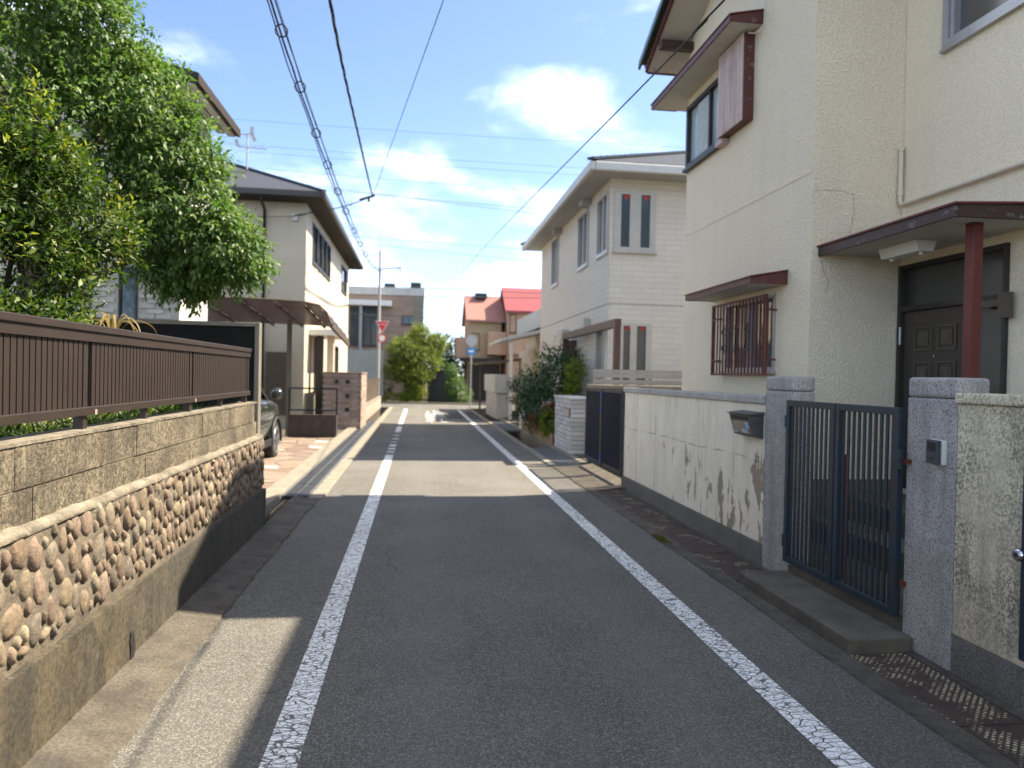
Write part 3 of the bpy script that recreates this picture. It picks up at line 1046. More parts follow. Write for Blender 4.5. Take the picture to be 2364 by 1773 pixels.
# ================================================================== setting: ground, road, drains
struct(MB().add([(-500, -500, -0.42), (500, -500, -0.42), (500, 700, -0.42), (-500, 700, -0.42)], [(0, 1, 2, 3)]).build('ground', 'soil_ground'))
road = struct(box('road', 'asphalt', None, -1.25, 2.32, -14, 33.6, -0.4, 0.0))
cross = struct(box('cross_road', 'asphalt', None, -60, 60, 33.6, 37.4, -0.4, 0.0))

# ragged kerb along the left wall: strip with a broken, uneven road edge
def ragged_strip(name, mat, xin, xout, y0, y1, z0, zin, zout, amp, seed, step=0.09):
    rg = random.Random(seed)
    vs, fs = [], []
    ys = np.arange(y0, y1 + 1e-6, step)
    a = 0
    for y in ys:
        a = a * 0.75 + rg.uniform(-1, 1) * amp
        xo = xout + a
        vs += [(xin, y, zin), ((xin + xo) / 2, y, (zin + zout) / 2 + rg.uniform(-.004, .004)), (xo - 0.02 * (1 if xout > xin else -1), y, zout), (xo, y, z0)]
    for i in range(len(ys) - 1):
        for k in range(3):
            p = i * 4 + k
            fs.append((p, p + 1, p + 5, p + 4))
    return MB().add(vs, fs).build(name, mat)

struct(ragged_strip('kerb_left', 'kerb', -1.46, -1.165, -6, 8.95, -0.02, 0.055, 0.022, 0.010, 3))
struct(box('kerb_left_drain', 'kerb_pale', None, -1.30, -1.12, 8.96, 33.4, -0.4, 0.028, 0.012))
struct(ragged_strip('kerb_right', 'kerb', 2.45, 2.30, -6, 12.2, -0.02, 0.012, 0.012, 0.008, 5))
struct(box('kerb_right_body', 'kerb', None, 2.33, 2.445, -6, 12.2, -0.4, 0.008))
struct(box('kerb_right_drain', 'kerb_pale', None, 2.27, 2.40, 12.21, 33.4, -0.4, 0.03, 0.012))
struct(box('wall_footing_right', 'kerb', None, 2.80, 2.90, -6, 9.75, -0.4, 0.012))
struct(box('kerb_right_inner', 'kerb_pale', None, 2.87, 3.02, 12.6, 26.0, -0.4, 0.05, 0.012))

# painted lines belong to the road
def line(name, x, segs):
    for a, b in segs:
        me = MB()
        n = max(1, int((b - a) / 0.6))
        for i in range(n):
            me.add([(x - .073, a + (b - a) * i / n, 0.004), (x + .073, a + (b - a) * i / n, 0.004), (x + .073, a + (b - a) * (i + 1) / n, 0.004), (x - .073, a + (b - a) * (i + 1) / n, 0.004)], [(0, 1, 2, 3)])
        me.build(name, 'paint', road)
MB().add([(1.05, 25.4, .002), (2.31, 25.2, .002), (2.31, 30.0, .002), (1.05, 30.1, .002)], [(0, 1, 2, 3)]).build('repair_patch', 'asphalt_new', road)
line('edge_line', -0.515, [(-5, 13.9), (14.3, 14.55), (14.9, 15.15), (15.5, 15.95), (16.4, 16.55), (17.2, 17.45), (18.2, 18.4), (19.3, 21.3), (22.1, 32.2)])
line('edge_line', 1.775, [(-5, 32.0)])
for ch, y0 in (('\u6b62', 28.55), ('\u307e', 26.0), ('\u308c', 23.45)):
    text_mesh(ch, 'paint', (1, 0, 0), (0, 1, 0), (0.26, y0, 0.005), 0.74, 2.3, 'road_lettering', road)

# plots of ground beside the lane
garden = struct(box('garden_ground', 'dirt', None, -14, -1.62, -14, 7.35, -0.4, 1.12))
struct(box('driveway', 'kerb', None, -14, -1.86, 7.36, 19.5, -0.4, 0.03))
struct(box('driveway_kerb', 'kerb_pale', None, -1.86, -1.63, 7.62, 23.0, -0.4, 0.075, 0.012))
struct(box('plot_left_far', 'kerb', None, -30, -1.70, 19.6, 33.5, -0.4, 0.02))
struct(box('forecourt_ground', 'kerb', None, 3.03, 16, -14, 12.45, -0.4, 0.10))
struct(box('plot_right_far', 'kerb', None, 3.03, 30, 12.6, 33.5, -0.4, 0.06))
struct(box('far_plot', 'dirt', None, -60, 60, 37.6, 120, -0.4, 0.03))
struct(box('far_kerb', 'kerb_pale', None, -60, 60, 37.4, 37.58, -0.4, 0.10))

# sloping concrete apron in front of the folding gate
ap = MB()
pr = [(2.446, 0.01), (2.80, 0.035), (3.4, 0.13), (3.4, -0.35), (2.446, -0.35)]
ap.prism(pr, 'y', 9.66, 12.2)
struct(ap.build('driveway_apron', 'kerb'))

# crazy paving of the driveway: each flagstone a piece of it
drv = bpy.data.objects['driveway']
rg = random.Random(11)
nx, ny = 8, 24
px = [[(-1.88 - i * 0.33 + (rg.uniform(-.11, .11) if 0 < i else 0), 7.66 + j * 0.385 + rg.uniform(-.13, .13)) for i in range(nx + 1)] for j in range(ny + 1)]
dorg = origin_of(drv)
for j in range(ny):
    for i in range(nx):
        q = [px[j][i], px[j][i + 1], px[j + 1][i + 1], px[j + 1][i]]
        cx_, cy_ = sum(a for a, b in q) / 4, sum(b for a, b in q) / 4
        q = [(cx_ + (a - cx_) * 0.955, cy_ + (b - cy_) * 0.96) for a, b in q]
        if rg.random() < 0.5:
            k_ = rg.randrange(4)
            a, b = q[k_], q[(k_ + 1) % 4]
            q.insert(k_ + 1, ((a[0] + b[0]) / 2 + rg.uniform(-.02, .02), (a[1] + b[1]) / 2 + rg.uniform(-.02, .02)))
        z_ = 0.046 + rg.uniform(0, .006)
        mb = MB().prism([(a - cx_, b - cy_) for a, b in q], 'z', 0.0, z_ - 0.02)
        link('flagstone', mb.mesh('flagstone', 'paving'), drv, (cx_ - dorg.x, cy_ - dorg.y, 0.02 - dorg.z))

# drain covers on the left: dark covers with pale steel edges
for i, y0 in enumerate(np.arange(9.06, 22.9, 1.0)):
    o = thing('drain_cover', (-1.465, float(y0) + .5, 0.0), 'grey drain cover with pale rim along the left kerb, number %s from the near end' % ['one', 'two', 'three', 'four', 'five', 'six', 'seven', 'eight', 'nine', 'ten', 'eleven', 'twelve', 'thirteen', 'fourteen'][i], 'drain cover', 'drain covers along the left kerb')
    MB().box(-1.60, -1.47, y0 + .012, y0 + .99, 0.0, 0.03).box(-1.455, -1.325, y0 + .012, y0 + .99, 0.0, 0.03).build('panel', 'grate_cover', o)
    MB().box(-1.625, -1.603, y0 + .005, y0 + .995, 0.0, 0.038).box(-1.322, -1.302, y0 + .005, y0 + .995, 0.0, 0.038).box(-1.4685, -1.4565, y0 + .005, y0 + .995, 0.0, 0.034).build('rim', 'steel_grate', o)

# the open end of the left ditch: end block of the drive's kerb and a strip of timber
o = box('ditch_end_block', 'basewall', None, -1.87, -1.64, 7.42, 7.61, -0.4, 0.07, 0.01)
tag(o, 'dark concrete block at the end of the driveway kerb beside the stone wall', 'concrete block')
o = MB().box(-1.60, -1.575, 8.2, 9.04, -0.34, -0.02).box(-1.60, -1.33, 9.02, 9.045, -0.34, -0.01).build('ditch_timber', 'wood_plank')
tag(o, 'pale boards lining the open end of the left ditch under the covers', 'boards')

# right hand gutter plates
WORD = ['first', 'second', 'third', 'fourth', 'fifth', 'sixth', 'seventh', 'eighth', 'ninth']
seams = [9.63, 8.75, 7.92, 7.0, 6.14, 5.275]
for i in range(5):
    o = box('gutter_plate', 'plate', None, 2.452, 2.792, seams[i + 1] + .006, seams[i] - .006, -0.006, 0.010 + .003 * (i % 2))
    tag(o, 'rusty chequered gutter plate below the peeling wall, %s from the folding gate' % WORD[i], 'gutter plate', 'gutter plates')
seams = [3.80, 2.95, 2.1, 1.2]
for i in range(3):
    o = box('gutter_plate', 'plate', None, 2.455, 2.79, seams[i + 1] + .006, seams[i] - .006, -0.006, 0.010 + .003 * (i % 2))
    tag(o, 'rusty gutter plate with worn yellow studs, %s nearer than the concrete step' % WORD[i], 'gutter plate', 'gutter plates')
# steel gratings further along the right
for i, (a, b) in enumerate([(12.22, 13.2), (13.22, 14.2), (14.22, 15.2), (20.2, 21.2), (21.22, 22.2), (22.22, 23.2), (23.22, 24.2)]):
    mb = MB()
    for t in np.arange(a, b - .01, 0.05):
        mb.box(2.41, 2.86, t, t + .016, -0.01, 0.028)
    for xx in (2.405, 2.55, 2.70, 2.845):
        mb.box(xx, xx + .014, a, b, -0.012, 0.024)
    o = mb.build('drain_grating', 'steel_grate')
    tag(o, 'galvanised steel grating over the right gutter, %s beyond the folding gate' % WORD[i], 'grating', 'gratings over the right gutter')

# ================================================================== left stone wall
wl_ = thing('stone_retaining_wall', (-1.5, 2.0, 0.0), 'retaining wall of river stones in mortar topped with rough concrete blocks, left of the lane', 'wall')
WX = -1.45
# concrete base, its face slightly uneven, with a broken lip where the plaster coat ends
mb = MB()
ys = np.arange(-6, 7.31, 0.15)
rg = random.Random(5)
zs = [-0.4, 0.0, 0.1, 0.22, 0.34, 0.405]
vs, fs = [], []
for y in ys:
    for z in zs:
        coat = 0.016 if y < 3.93 else 0.0
        vs.append((WX - 0.004 + coat + rg.uniform(-.004, .004), float(y), z))
    vs.append((WX - 0.30, float(y), 0.41))
nz = len(zs) + 1
for i in range(len(ys) - 1):
    for k in range(nz - 1):
        p = i * nz + k
        fs.append((p, p + nz, p + nz + 1, p + 1))
mb.add(vs, fs)
mb.box(WX - 0.3, WX - 0.006, 7.24, 7.30, -0.4, 0.404)
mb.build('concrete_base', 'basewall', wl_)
MB().add([(WX + .0145, 3.90, .06), (WX + .0145, 3.945, .03), (WX + .0145, 3.965, .10), (WX + .0145, 3.95, .17), (WX + .0145, 3.915, .205), (WX + .0145, 3.895, .15), (WX + .0145, 3.912, .11)], [(0, 1, 2, 3, 4, 5, 6)]).build('cavity_shade', 'black_plastic', wl_)  # flat black patch painted for the shade inside a broken hole
# mortar bed behind the stones
mb = MB()
ys = np.arange(-6, 7.27, 0.07)
vs, fs = [], []
zs = np.linspace(0.405, 0.90, 9)
for y in ys:
    for z in zs:
        vs.append((WX - 0.0225 + rg.uniform(-.006, .006), float(y), float(z)))
for i in range(len(ys) - 1):
    for k in range(8):
        p = i * 9 + k
        fs.append((p, p + 9, p + 10, p + 1))
mb.add(vs, fs)
mb.box(WX - .3, WX - .045, 7.20, 7.262, 0.405, 0.90)
mb.build('mortar_bed', 'mortar', wl_)
# sloping mortar ledge over the stones
mb = MB()
vs, fs = [], []
ys = np.arange(-6, 7.25, 0.1)
for y in ys:
    j = rg.uniform(-.012, .012)
    vs += [(WX - .04, float(y), 0.885), (WX - .012 + j * .6, float(y), 0.905 + j * .5), (WX - .03 + j * .5, float(y), 0.93 + j * .5), (WX - 0.075, float(y), 0.945 + j * .4), (WX - .12, float(y), 0.95)]
for i in range(len(ys) - 1):
    for k in range(4):
        p = i * 5 + k
        fs.append((p, p + 5, p + 6, p + 1))
mb.add(vs, fs, True)
mb.build('mortar_ledge', 'ledge', wl_)
# river stones: ten shared shapes, packed
shapes = []
for s_ in range(12):
    r2 = random.Random(100 + s_)
    vs, fs = [(0.42, 0, 0)], []
    SEG, RING = 10, 3
    ph = [r2.uniform(0.84, 1.10) for _ in range(SEG)]
    sk = r2.uniform(-.18, .18)
    for ri in range(1, RING + 1):
        t = ri / RING * math.pi / 2 * 1.08
        for k in range(SEG):
            a = 2 * math.pi * k / SEG
            e = ph[k] * (1 + 0.05 * r2.uniform(-1, 1))
            r_ = math.sin(min(t, math.pi / 2)) ** 0.8
            y_, z_ = math.cos(a) * e * r_, math.sin(a) * e * r_ * 1.0
            vs.append((0.42 * max(math.cos(t), 0.0) ** 0.62 * (1 + .10 * r2.uniform(-1, 1)) + (sk * y_ * .3 if ri < RING else -.12), y_ + sk * z_ * .5, z_))
    for k in range(SEG):
        fs.append((0, 1 + k, 1 + (k + 1) % SEG))
    for ri in range(RING - 1):
        for k in range(SEG):
            a, b = 1 + ri * SEG + k, 1 + ri * SEG + (k + 1) % SEG
            fs.append((a, a + SEG, b + SEG, b))
    shapes.append(MB().add(vs, fs, True).mesh('river_stone', 'stone'))
rs = random.Random(21)
placed = []
for tries in range(60000):
    if len(placed) > 420:
        break
    big = rs.random()
    h = rs.uniform(0.058, 0.082) if tries < 9000 else rs.uniform(0.030, 0.060)
    wd = h * rs.uniform(0.58, 0.80)
    if rs.random() < .12:
        h, wd = wd, h * 1.1
    y = rs.uniform(0.9, 7.22)
    z = rs.uniform(0.425 + h, 0.905 - h * .75)
    ok = True
    for (py, pz, pw, ph_) in placed:
        if abs(py - y) > .25:
            continue
        if ((py - y) / (pw + wd)) ** 2 + ((pz - z) / (ph_ + h)) ** 2 < (0.90 if tries < 30000 else 0.82):
            ok = False
            break
    if ok:
        placed.append((y, z, wd, h))
placed.sort(key=lambda p: -p[0])
wo_ = origin_of(wl_)
for i, (y, z, wd, h) in enumerate(placed[:299]):
    o = link('river_stone', shapes[rs.randrange(12)], wl_, (WX - 0.036 - wo_.x, y - wo_.y, z - wo_.z), (rs.uniform(-.34, .34), 0, 0))
    o.scale = (rs.uniform(0.055, 0.085), wd, h)
# split-faced blocks: two courses on the wall
bm_ = MB().box(-0.10, 0.0, -0.1987, 0.1987, -0.083, 0.083).mesh('concrete_block', 'block')
for c_, z in enumerate((0.985, 1.159)):
    off = 0.2 * c_
    k = 0
    y = 6.86 - off * .0
    while y > -5.5:
        yy = y - (0.0 if c_ == 0 else 0.13)
        o = link('concrete_block', bm_, wl_, (-1.508 - wo_.x + .002 * math.sin(k * 2.3 + c_), yy - wo_.y, z - wo_.z))
        y -= 0.398
        k += 1
MB().box(-1.645, -1.514, -6, 6.99, 0.92, 1.236).build('block_joint', 'ledge', wl_)
MB().box(-1.66, -1.503, -6, 7.06, 1.2435, 1.258).build('coping', 'ledge', wl_)
# ================================================================== brown slat fence on the wall
fe = thing('slat_fence', (-1.58, 3.6, 1.258), 'dark brown aluminium fence of narrow upright slats on top of the stone wall', 'fence')
fo = origin_of(fe)
post = MB().box(-.022, .022, -.022, .022, 0, 0.462).mesh('post', 'fence')
for y in (0.44, 2.04, 3.64, 5.23, 6.86):
    link('post', post, fe, (0.0, y - fo.y, 0))
for y in (2.92, 4.44, 6.05):
    link('foot', MB().box(-.015, .015, -.02, .02, 0, 0.075).mesh('foot', 'fence'), fe, (0.0, y - fo.y, 0))
MB().box(-1.612, -1.535, -2, 6.95, 1.718, 1.752).build('top_rail', 'fence', fe, 0.004)
MB().box(-1.600, -1.545, -2, 6.95, 1.672, 1.7165).build('upper_rail', 'fence', fe)
MB().box(-1.604, -1.541, -2, 6.95, 1.322, 1.362).build('bottom_rail', 'fence', fe, 0.004)
sl = MB().box(-.009, .009, -.0185, .0185, 0, 0.3095).mesh('slat', 'fence')
y = 1.35
while y < 6.93:
    if all(abs(y - q) > .040 for q in (0.44, 2.04, 3.64, 5.23, 6.86)):
        link('slat', sl, fe, (-1.566 - fo.x, y - fo.y, 1.3625 - fo.z))
    y += 0.0465
for y in (3.71, 5.28):
    link('end_cap', MB().box(0, .004, -.012, .012, -.012, .012).mesh('end_cap', 'brick_pink'), fe, (-1.541 - fo.x, y - fo.y, 1.335 - fo.z))

# ================================================================== dark side wall at the end of the garden
o = thing('dark_side_wall', (-2.6, 7.52, 0.0), 'tall board wall coloured black for shade with beige trim for its lit edge between garden and carport', 'wall')
MB().box(-6.0, -1.625, 7.48, 7.56, 0.0, 1.985).build('panel', 'shaded_wall', o)
MB().box(-1.623, -1.578, 7.46, 7.58, 0.0, 2.03).build('lit_edge_trim', 'beige_trim', o, 0.005)  # pale beige on end and top stands for the wall's sunlit edges
MB().box(-6.0, -1.6245, 7.455, 7.585, 1.987, 2.028).build('lit_top_trim', 'beige_trim', o, 0.005)
MB().box(-1.5775, -1.572, 7.47, 7.50, 0.84, 0.865).build('reflector', 'sign_red', o)

# ================================================================== trees and shrubs on the left
tr = thing('broadleaf_tree', (-3.5, 7.0, 1.12), 'tall broadleaf tree with drooping bright green foliage above the brown fence', 'tree')
mb = MB()
limb(mb, (-3.5, 7.0, 1.0), (-3.4, 7.0, 3.2), .13, .10, 1, .02, 9)
for i, q in enumerate([(-2.3, 7.2, 2.9), (-2.2, 7.3, 3.6), (-2.9, 7.4, 4.6), (-3.6, 7.2, 5.6), (-4.5, 7.0, 4.8), (-3.6, 6.0, 4.4), (-4.6, 6.3, 3.8), (-2.6, 6.9, 3.1)]):
    limb(mb, (-3.4 + .02 * i, 7.0, 1.9 + .16 * i), q, .055, .015, 30 + i, .07, 6)
mb.build('trunk', 'bark', tr)
blobs_t = [(-2.02, 7.4, 2.80, .36, .5, .30, .9), (-2.38, 7.4, 2.86, .46, .5, .36, 1.2), (-2.28, 7.3, 3.15, .44, .55, .40, 1.2),
           (-2.42, 7.4, 3.60, .46, .6, .42, 1.2), (-2.72, 7.3, 4.02, .50, .7, .5, 1.4), (-3.05, 7.2, 4.50, .5, .7, .5, 1.3),
           (-3.45, 7.0, 4.90, .6, .8, .5, 1.3), (-3.9, 6.9, 4.5, .8, .9, .9, 1.6), (-4.4, 6.6, 4.2, .8, .9, .9, 1.3), (-3.1, 7.0, 3.6, .6, .7, .6, 1.2),
           (-4.0, 6.6, 5.5, 1.1, 1.1, .6, 1.4), (-1.86, 7.55, 2.70, .30, .4, .24, .6), (-2.30, 7.5, 2.52, .34, .35, .20, .6), (-3.2, 7.3, 5.3, .4, .5, .4, .6), (-5.2, 8.2, 4.2, 1.2, 1.0, 1.6, 1.6), (-4.2, 7.9, 3.4, .8, .8, .9, 1.0)]
foliage('crown', 'leaf_tree', tr, blobs_t, 13500, 6, 0.084, 0.036, 2, shell=.30, up=.15, droop=.45, twig=.19, young=.2, base_tint=.50, clump=.28)

sb = thing('privet_shrub', (-2.6, 4.6, 1.12), 'dense glossy shrub with yellow green new shoots just behind the brown fence', 'shrub')
mb = MB()
for i, q in enumerate([(-2.3, 4.6, 2.6), (-2.7, 4.3, 2.8), (-2.1, 4.9, 2.4), (-2.9, 4.9, 2.9), (-2.2, 4.5, 3.0), (-2.0, 4.7, 2.0)]):
    limb(mb, (-2.6 + .04 * i, 4.6, 1.05), q, .03, .008, 60 + i, .06, 6)
mb.build('trunk', 'bark', sb)
blobs_s = [(-2.52, 4.35, 2.50, .40, .42, .34, 1.2), (-2.18, 4.7, 2.42, .26, .38, .32, .9), (-2.30, 4.5, 2.05, .34, .42, .34, 1.2), (-2.8, 4.2, 2.1, .5, .6, .6, 1.3),
           (-2.03, 4.9, 2.38, .17, .28, .18, .45), (-2.60, 4.6, 2.68, .28, .33, .22, .8), (-2.28, 4.4, 1.72, .34, .45, .20, 1.0), (-2.95, 4.4, 2.6, .5, .5, .4, .9),
           (-2.22, 4.52, 2.82, .06, .07, .22, .12), (-2.38, 4.35, 2.78, .10, .1, .12, .15), (-2.10, 4.65, 2.68, .08, .1, .10, .15), (-2.85, 3.6, 1.9, .5, .5, .5, .9)]
foliage('crown', 'leaf_shrub', sb, blobs_s, 6200, 6, 0.060, 0.025, 4, shell=.28, up=.75, droop=0, twig=.16, young=.13, base_tint=.38)
# upright fresh shoots standing above it
mb_shoots = [(-2.20, 4.5, 2.98, .02, .02, .17, 1), (-2.36, 4.4, 2.86, .03, .03, .08, .6), (-2.08, 4.7, 2.74, .03, .03, .1, .6), (-1.92, 5.0, 2.50, .05, .05, .06, .5), (-1.90, 5.0, 2.28, .06, .06, .05, .5)]
for b_ in mb_shoots:
    foliage('young_shoot', 'leaf_shrub', sb, [b_], 12, 6, 0.066, 0.024, 9, shell=.5, up=1.6, twig=.13, young=1.0, base_tint=.62)

rg3 = np.random.default_rng(8)
n = 2600
bs = np.stack([rg3.uniform(-2.4, -1.66, n), rg3.uniform(1.6, 6.6, n), np.full(n, 1.12) + rg3.uniform(0, .07, n)], 1)
dr = unit(np.stack([rg3.normal(.25, .6, n), rg3.normal(0, .6, n), rg3.uniform(.25, 1.0, n)], 1))
v, t, c = leaves(bs, dr, np.stack([rg3.normal(0, .3, n), rg3.normal(0, .3, n), np.ones(n)], 1), rg3.uniform(.09, .17, n), rg3.uniform(.012, .022, n), np.clip(rg3.normal(.5, .2, n), 0, 1), curl=.25)
o = link('ground_cover', np_mesh('ground_cover', v - np.array((-2.0, 4.0, 1.12)), t, 'leaf_shrub', c), None, (-2.0, 4.0, 1.12))
tag(o, 'low strappy green plants showing in the gap under the fence', 'ground cover', kind='stuff')

yu = thing('dry_yucca', (-2.45, 6.2, 1.12), 'straw coloured dry leaf blades arching above the fence rail', 'plant')
mb = MB()
mb.cyl((-2.45, 6.2, 1.1), (-2.45, 6.2, 1.80), .03, 8)
mb.build('stem', 'bark', yu)
for i in range(11):
    a = i * 2.4
    r_ = .18 + .05 * (i % 3)
    pts = [(-2.45, 6.2, 1.78), (-2.45 + math.cos(a) * r_ * .45, 6.2 + math.sin(a) * r_ * .45, 1.93 + .02 * (i % 4)), (-2.45 + math.cos(a) * r_ * 1.0, 6.2 + math.sin(a) * r_, 1.86 + .02 * (i % 3)), (-2.45 + math.cos(a) * r_ * 1.25, 6.2 + math.sin(a) * r_ * 1.25, 1.74)]
    P_ = smooth_path(pts, 5)
    vs, fs = [], []
    sd = Vector((-math.sin(a), math.cos(a), 0))
    for k, p in enumerate(P_):
        wd = .011 * (1 - k / len(P_)) + .002
        vs += [p - sd * wd, p + Vector((0, 0, -.004)), p + sd * wd]
    for k in range(len(P_) - 1):
        fs += [(3 * k, 3 * k + 1, 3 * k + 4, 3 * k + 3), (3 * k + 1, 3 * k + 2, 3 * k + 5, 3 * k + 4)]
    MB().add(vs, fs, True).build('leaf_blade', 'leaf_dry', yu)

# ================================================================== right boundary: wall, gateposts, gates
RX = 2.87
pw = thing('peeling_plaster_wall', (2.95, 7.7, 0.0), 'low cream boundary wall with peeling paint patches and dark runs right of the lane', 'wall')
MB().box(RX, 3.02, 5.69, 9.80, 0.19, 1.357).build('wall_face', 'plaster', pw, 0.006)
MB().box(RX - .012, 3.03, 5.685, 9.805, -0.4, 0.188).build('plinth', 'plinth', pw, 0.004)
MB().box(RX - .022, 3.04, 5.685, 9.83, 1.359, 1.425).build('coping', 'granite', pw, 0.01)

def gatepost(name, y0, y1, label, x1=3.06):
    o = thing(name, ((RX + x1) / 2, (y0 + y1) / 2, 0), label, 'gatepost', 'granite gateposts')
    MB().box(RX - .006, x1, y0, y1, -0.4, 1.475).build('shaft', 'granite_pillar', o, 0.012)
    MB().box(RX - .007, x1 + .001, y0 - .001, y1 + .001, 1.4765, 1.592).build('cap', 'granite_pillar', o, 0.022, 3)
    return o
gatepost('granite_gatepost', 5.255, 5.685, 'grey granite gatepost between the peeling wall and the slatted gate')
gatepost('granite_gatepost', 3.525, 3.925, 'grey granite gatepost carrying the doorbell, near side of the slatted gate')
box('step_block', 'step', None, 2.46, 2.862, 3.815, 5.255, -0.02, 0.092, 0.012)
tag(bpy.data.objects['step_block'], 'worn dark concrete step slab below the slatted gate', 'step')
o = box('threshold', 'step', None, 2.864, 3.04, 3.93, 5.25, -0.4, 0.135, 0.006)
tag(o, 'narrow mossy concrete sill under the slatted gate between the gateposts', 'threshold')

nw = thing('lichen_wall', (2.95, 3.3, 0.0), 'short lichen stained plaster wall right of the doorbell gatepost', 'wall')
MB().box(RX - .004, 3.02, 3.06, 3.523, 0.215, 1.452).build('wall_face', 'lichen', nw, 0.006)
MB().box(RX - .008, 3.025, 3.06, 3.523, -0.4, 0.2135).build('plinth', 'plinth', nw, 0.004)
MB().box(RX - .03, 3.04, 3.055, 3.523, 1.4535, 1.51).build('coping', 'lichen', nw, 0.012)

# slatted two-leaf gate
def slat_gate(name, label, x, leaves_, z0, z1, mat, pitch, slat_w, fr=0.042, rusty=None):
    o = thing(name, (x, (leaves_[0][0] + leaves_[-1][1]) / 2, z0), label, 'gate')
    org = origin_of(o)
    for li, (a, b) in enumerate(leaves_):
        mb = MB()
        mb.box(x - .02, x + .02, a, a + fr, z0, z1)
        mb.box(x - .02, x + .02, b - fr, b, z0, z1)
        mb.box(x - .019, x + .019, a + fr, b - fr, z0, z0 + fr * 1.1)
        mb.box(x - .019, x + .019, a + fr, b - fr, z1 - fr * 1.1, z1)
        lf = mb.build('gate_leaf', mat, o, 0.003)
        n = int(round((b - a - 2 * fr) / pitch))
        p = (b - a - 2 * fr) / n
        sm = MB().box(-.0045, .0045, -slat_w / 2, slat_w / 2, z0 + fr * 1.1, z1 - fr * 1.1).mesh('slat', mat, (0, 0, org.z))
        for k in range(n):
            q = link('slat', sm, lf, (x - org.x, a + fr + p * (k + .5) - org.y, 0))
            if rusty and (li, k) in rusty:
                q.data = sm.copy()
                q.data.materials[0] = M['rust']
    return o
gt = slat_gate('slatted_gate', 'dark navy steel double gate of upright slats between the two granite gateposts', 2.845, [(3.945, 4.598), (4.612, 5.265)], 0.165, 1.41, 'navy', 0.0565, 0.024, rusty={})
MB().box(2.812, 2.828, 3.90, 3.965, 1.05, 1.16).box(2.80, 2.813, 3.895, 3.93, 1.09, 1.12).build('latch', 'navy', gt)
MB().box(2.825, 2.862, 3.872, 3.90, 1.085, 1.11).build('latch_keeper', 'rust', gt)
MB().box(2.845, 2.864, 3.895, 3.935, 0.36, 0.39).build('lower_keeper', 'rust', gt)
for z in (0.28, 1.2):
    MB().cyl((2.83, 5.262, z), (2.83, 5.262, z + .09), .016, 8).build('hinge', 'navy', gt)
# a rusty streaked old gatepost pipe stands inside
o = MB().tube([(3.15, 4.98, 0.1), (3.15, 4.98, 1.02)], .02, 8).build('rusty_pipe', 'rust')
tag(o, 'rust red pipe standing upright behind the slatted gate', 'pipe')

fg = thing('folding_gate', (2.88, 11.0, 0.1), 'black folding driveway gate of fine upright bars with blue tape beyond the peeling wall', 'gate')
fgo = origin_of(fg)
for li, (a, b) in enumerate([(9.93, 11.05), (11.09, 12.15)]):
    mb = MB()
    mb.box(2.862, 2.90, a, a + .045, 0.17, 1.38).box(2.862, 2.90, b - .045, b, 0.17, 1.38)
    mb.box(2.864, 2.898, a + .045, b - .045, 0.17, 0.225).box(2.864, 2.898, a + .045, b - .045, 1.33, 1.38)
    lf = mb.build('gate_leaf', 'black_navy', fg)
    sm = MB().box(-.012, .012, -.0035, .0035, 0.225, 1.33).mesh('bar', 'black_navy', (0, 0, fgo.z))
    n = 24
    for k in range(n):
        link('bar', sm, lf, (2.88 - fgo.x, a + .045 + (b - a - .09) * (k + .5) / n - fgo.y, 0))
mb = MB().box(2.852, 2.861, 11.03, 11.11, 0.18, 1.37)
mb.build('center_stile', 'alu_dark', fg)
for z0, z1 in ((0.22, 0.36), (1.0, 1.09), (1.24, 1.33)):
    MB().box(2.848, 2.8515, 11.025, 11.105, z0, z1).build('tape', 'tape_blue', fg)
for z in (0.30, 1.12):
    MB().cyl((2.872, 9.905, z), (2.872, 9.905, z + .1), .02, 8).build('hinge', 'black_navy', fg)
MB().box(2.87, 2.93, 9.84, 9.90, 0.0, 1.40).build('gate_frame', 'black_navy', fg)

# side gate at the right edge of the picture
sg = thing('side_gate', (2.85, 2.5, 0.2), 'dark navy sheet gate with round steel knob beside the lichen stained wall', 'gate')
MB().box(2.815, 2.85, 1.95, 3.04, 0.27, 1.455).build('gate_panel', 'navy', sg, 0.004)
MB().cyl((2.815, 2.985, 0.775), (2.775, 2.985, 0.775), .014, 10).build('knob_stem', 'chrome', sg)
k_ = MB().tube([(2.778, 2.985, 0.775), (2.765, 2.985, 0.775), (2.745, 2.985, 0.775), (2.738, 2.985, .775)], [.018, .03, .03, .020], 14).build('knob', 'chrome', sg)
MB().cyl((2.739, 2.985, 0.775), (2.7365, 2.985, 0.775), .010, 8).build('keyhole', 'black_plastic', k_)
o = thing('plaster_wall_near', (2.95, 0.6, 0), 'plaster boundary wall stretch beyond the right edge', 'wall')
MB().box(RX, 3.02, -4, 1.93, -0.4, 1.45).build('wall_face', 'lichen', o)

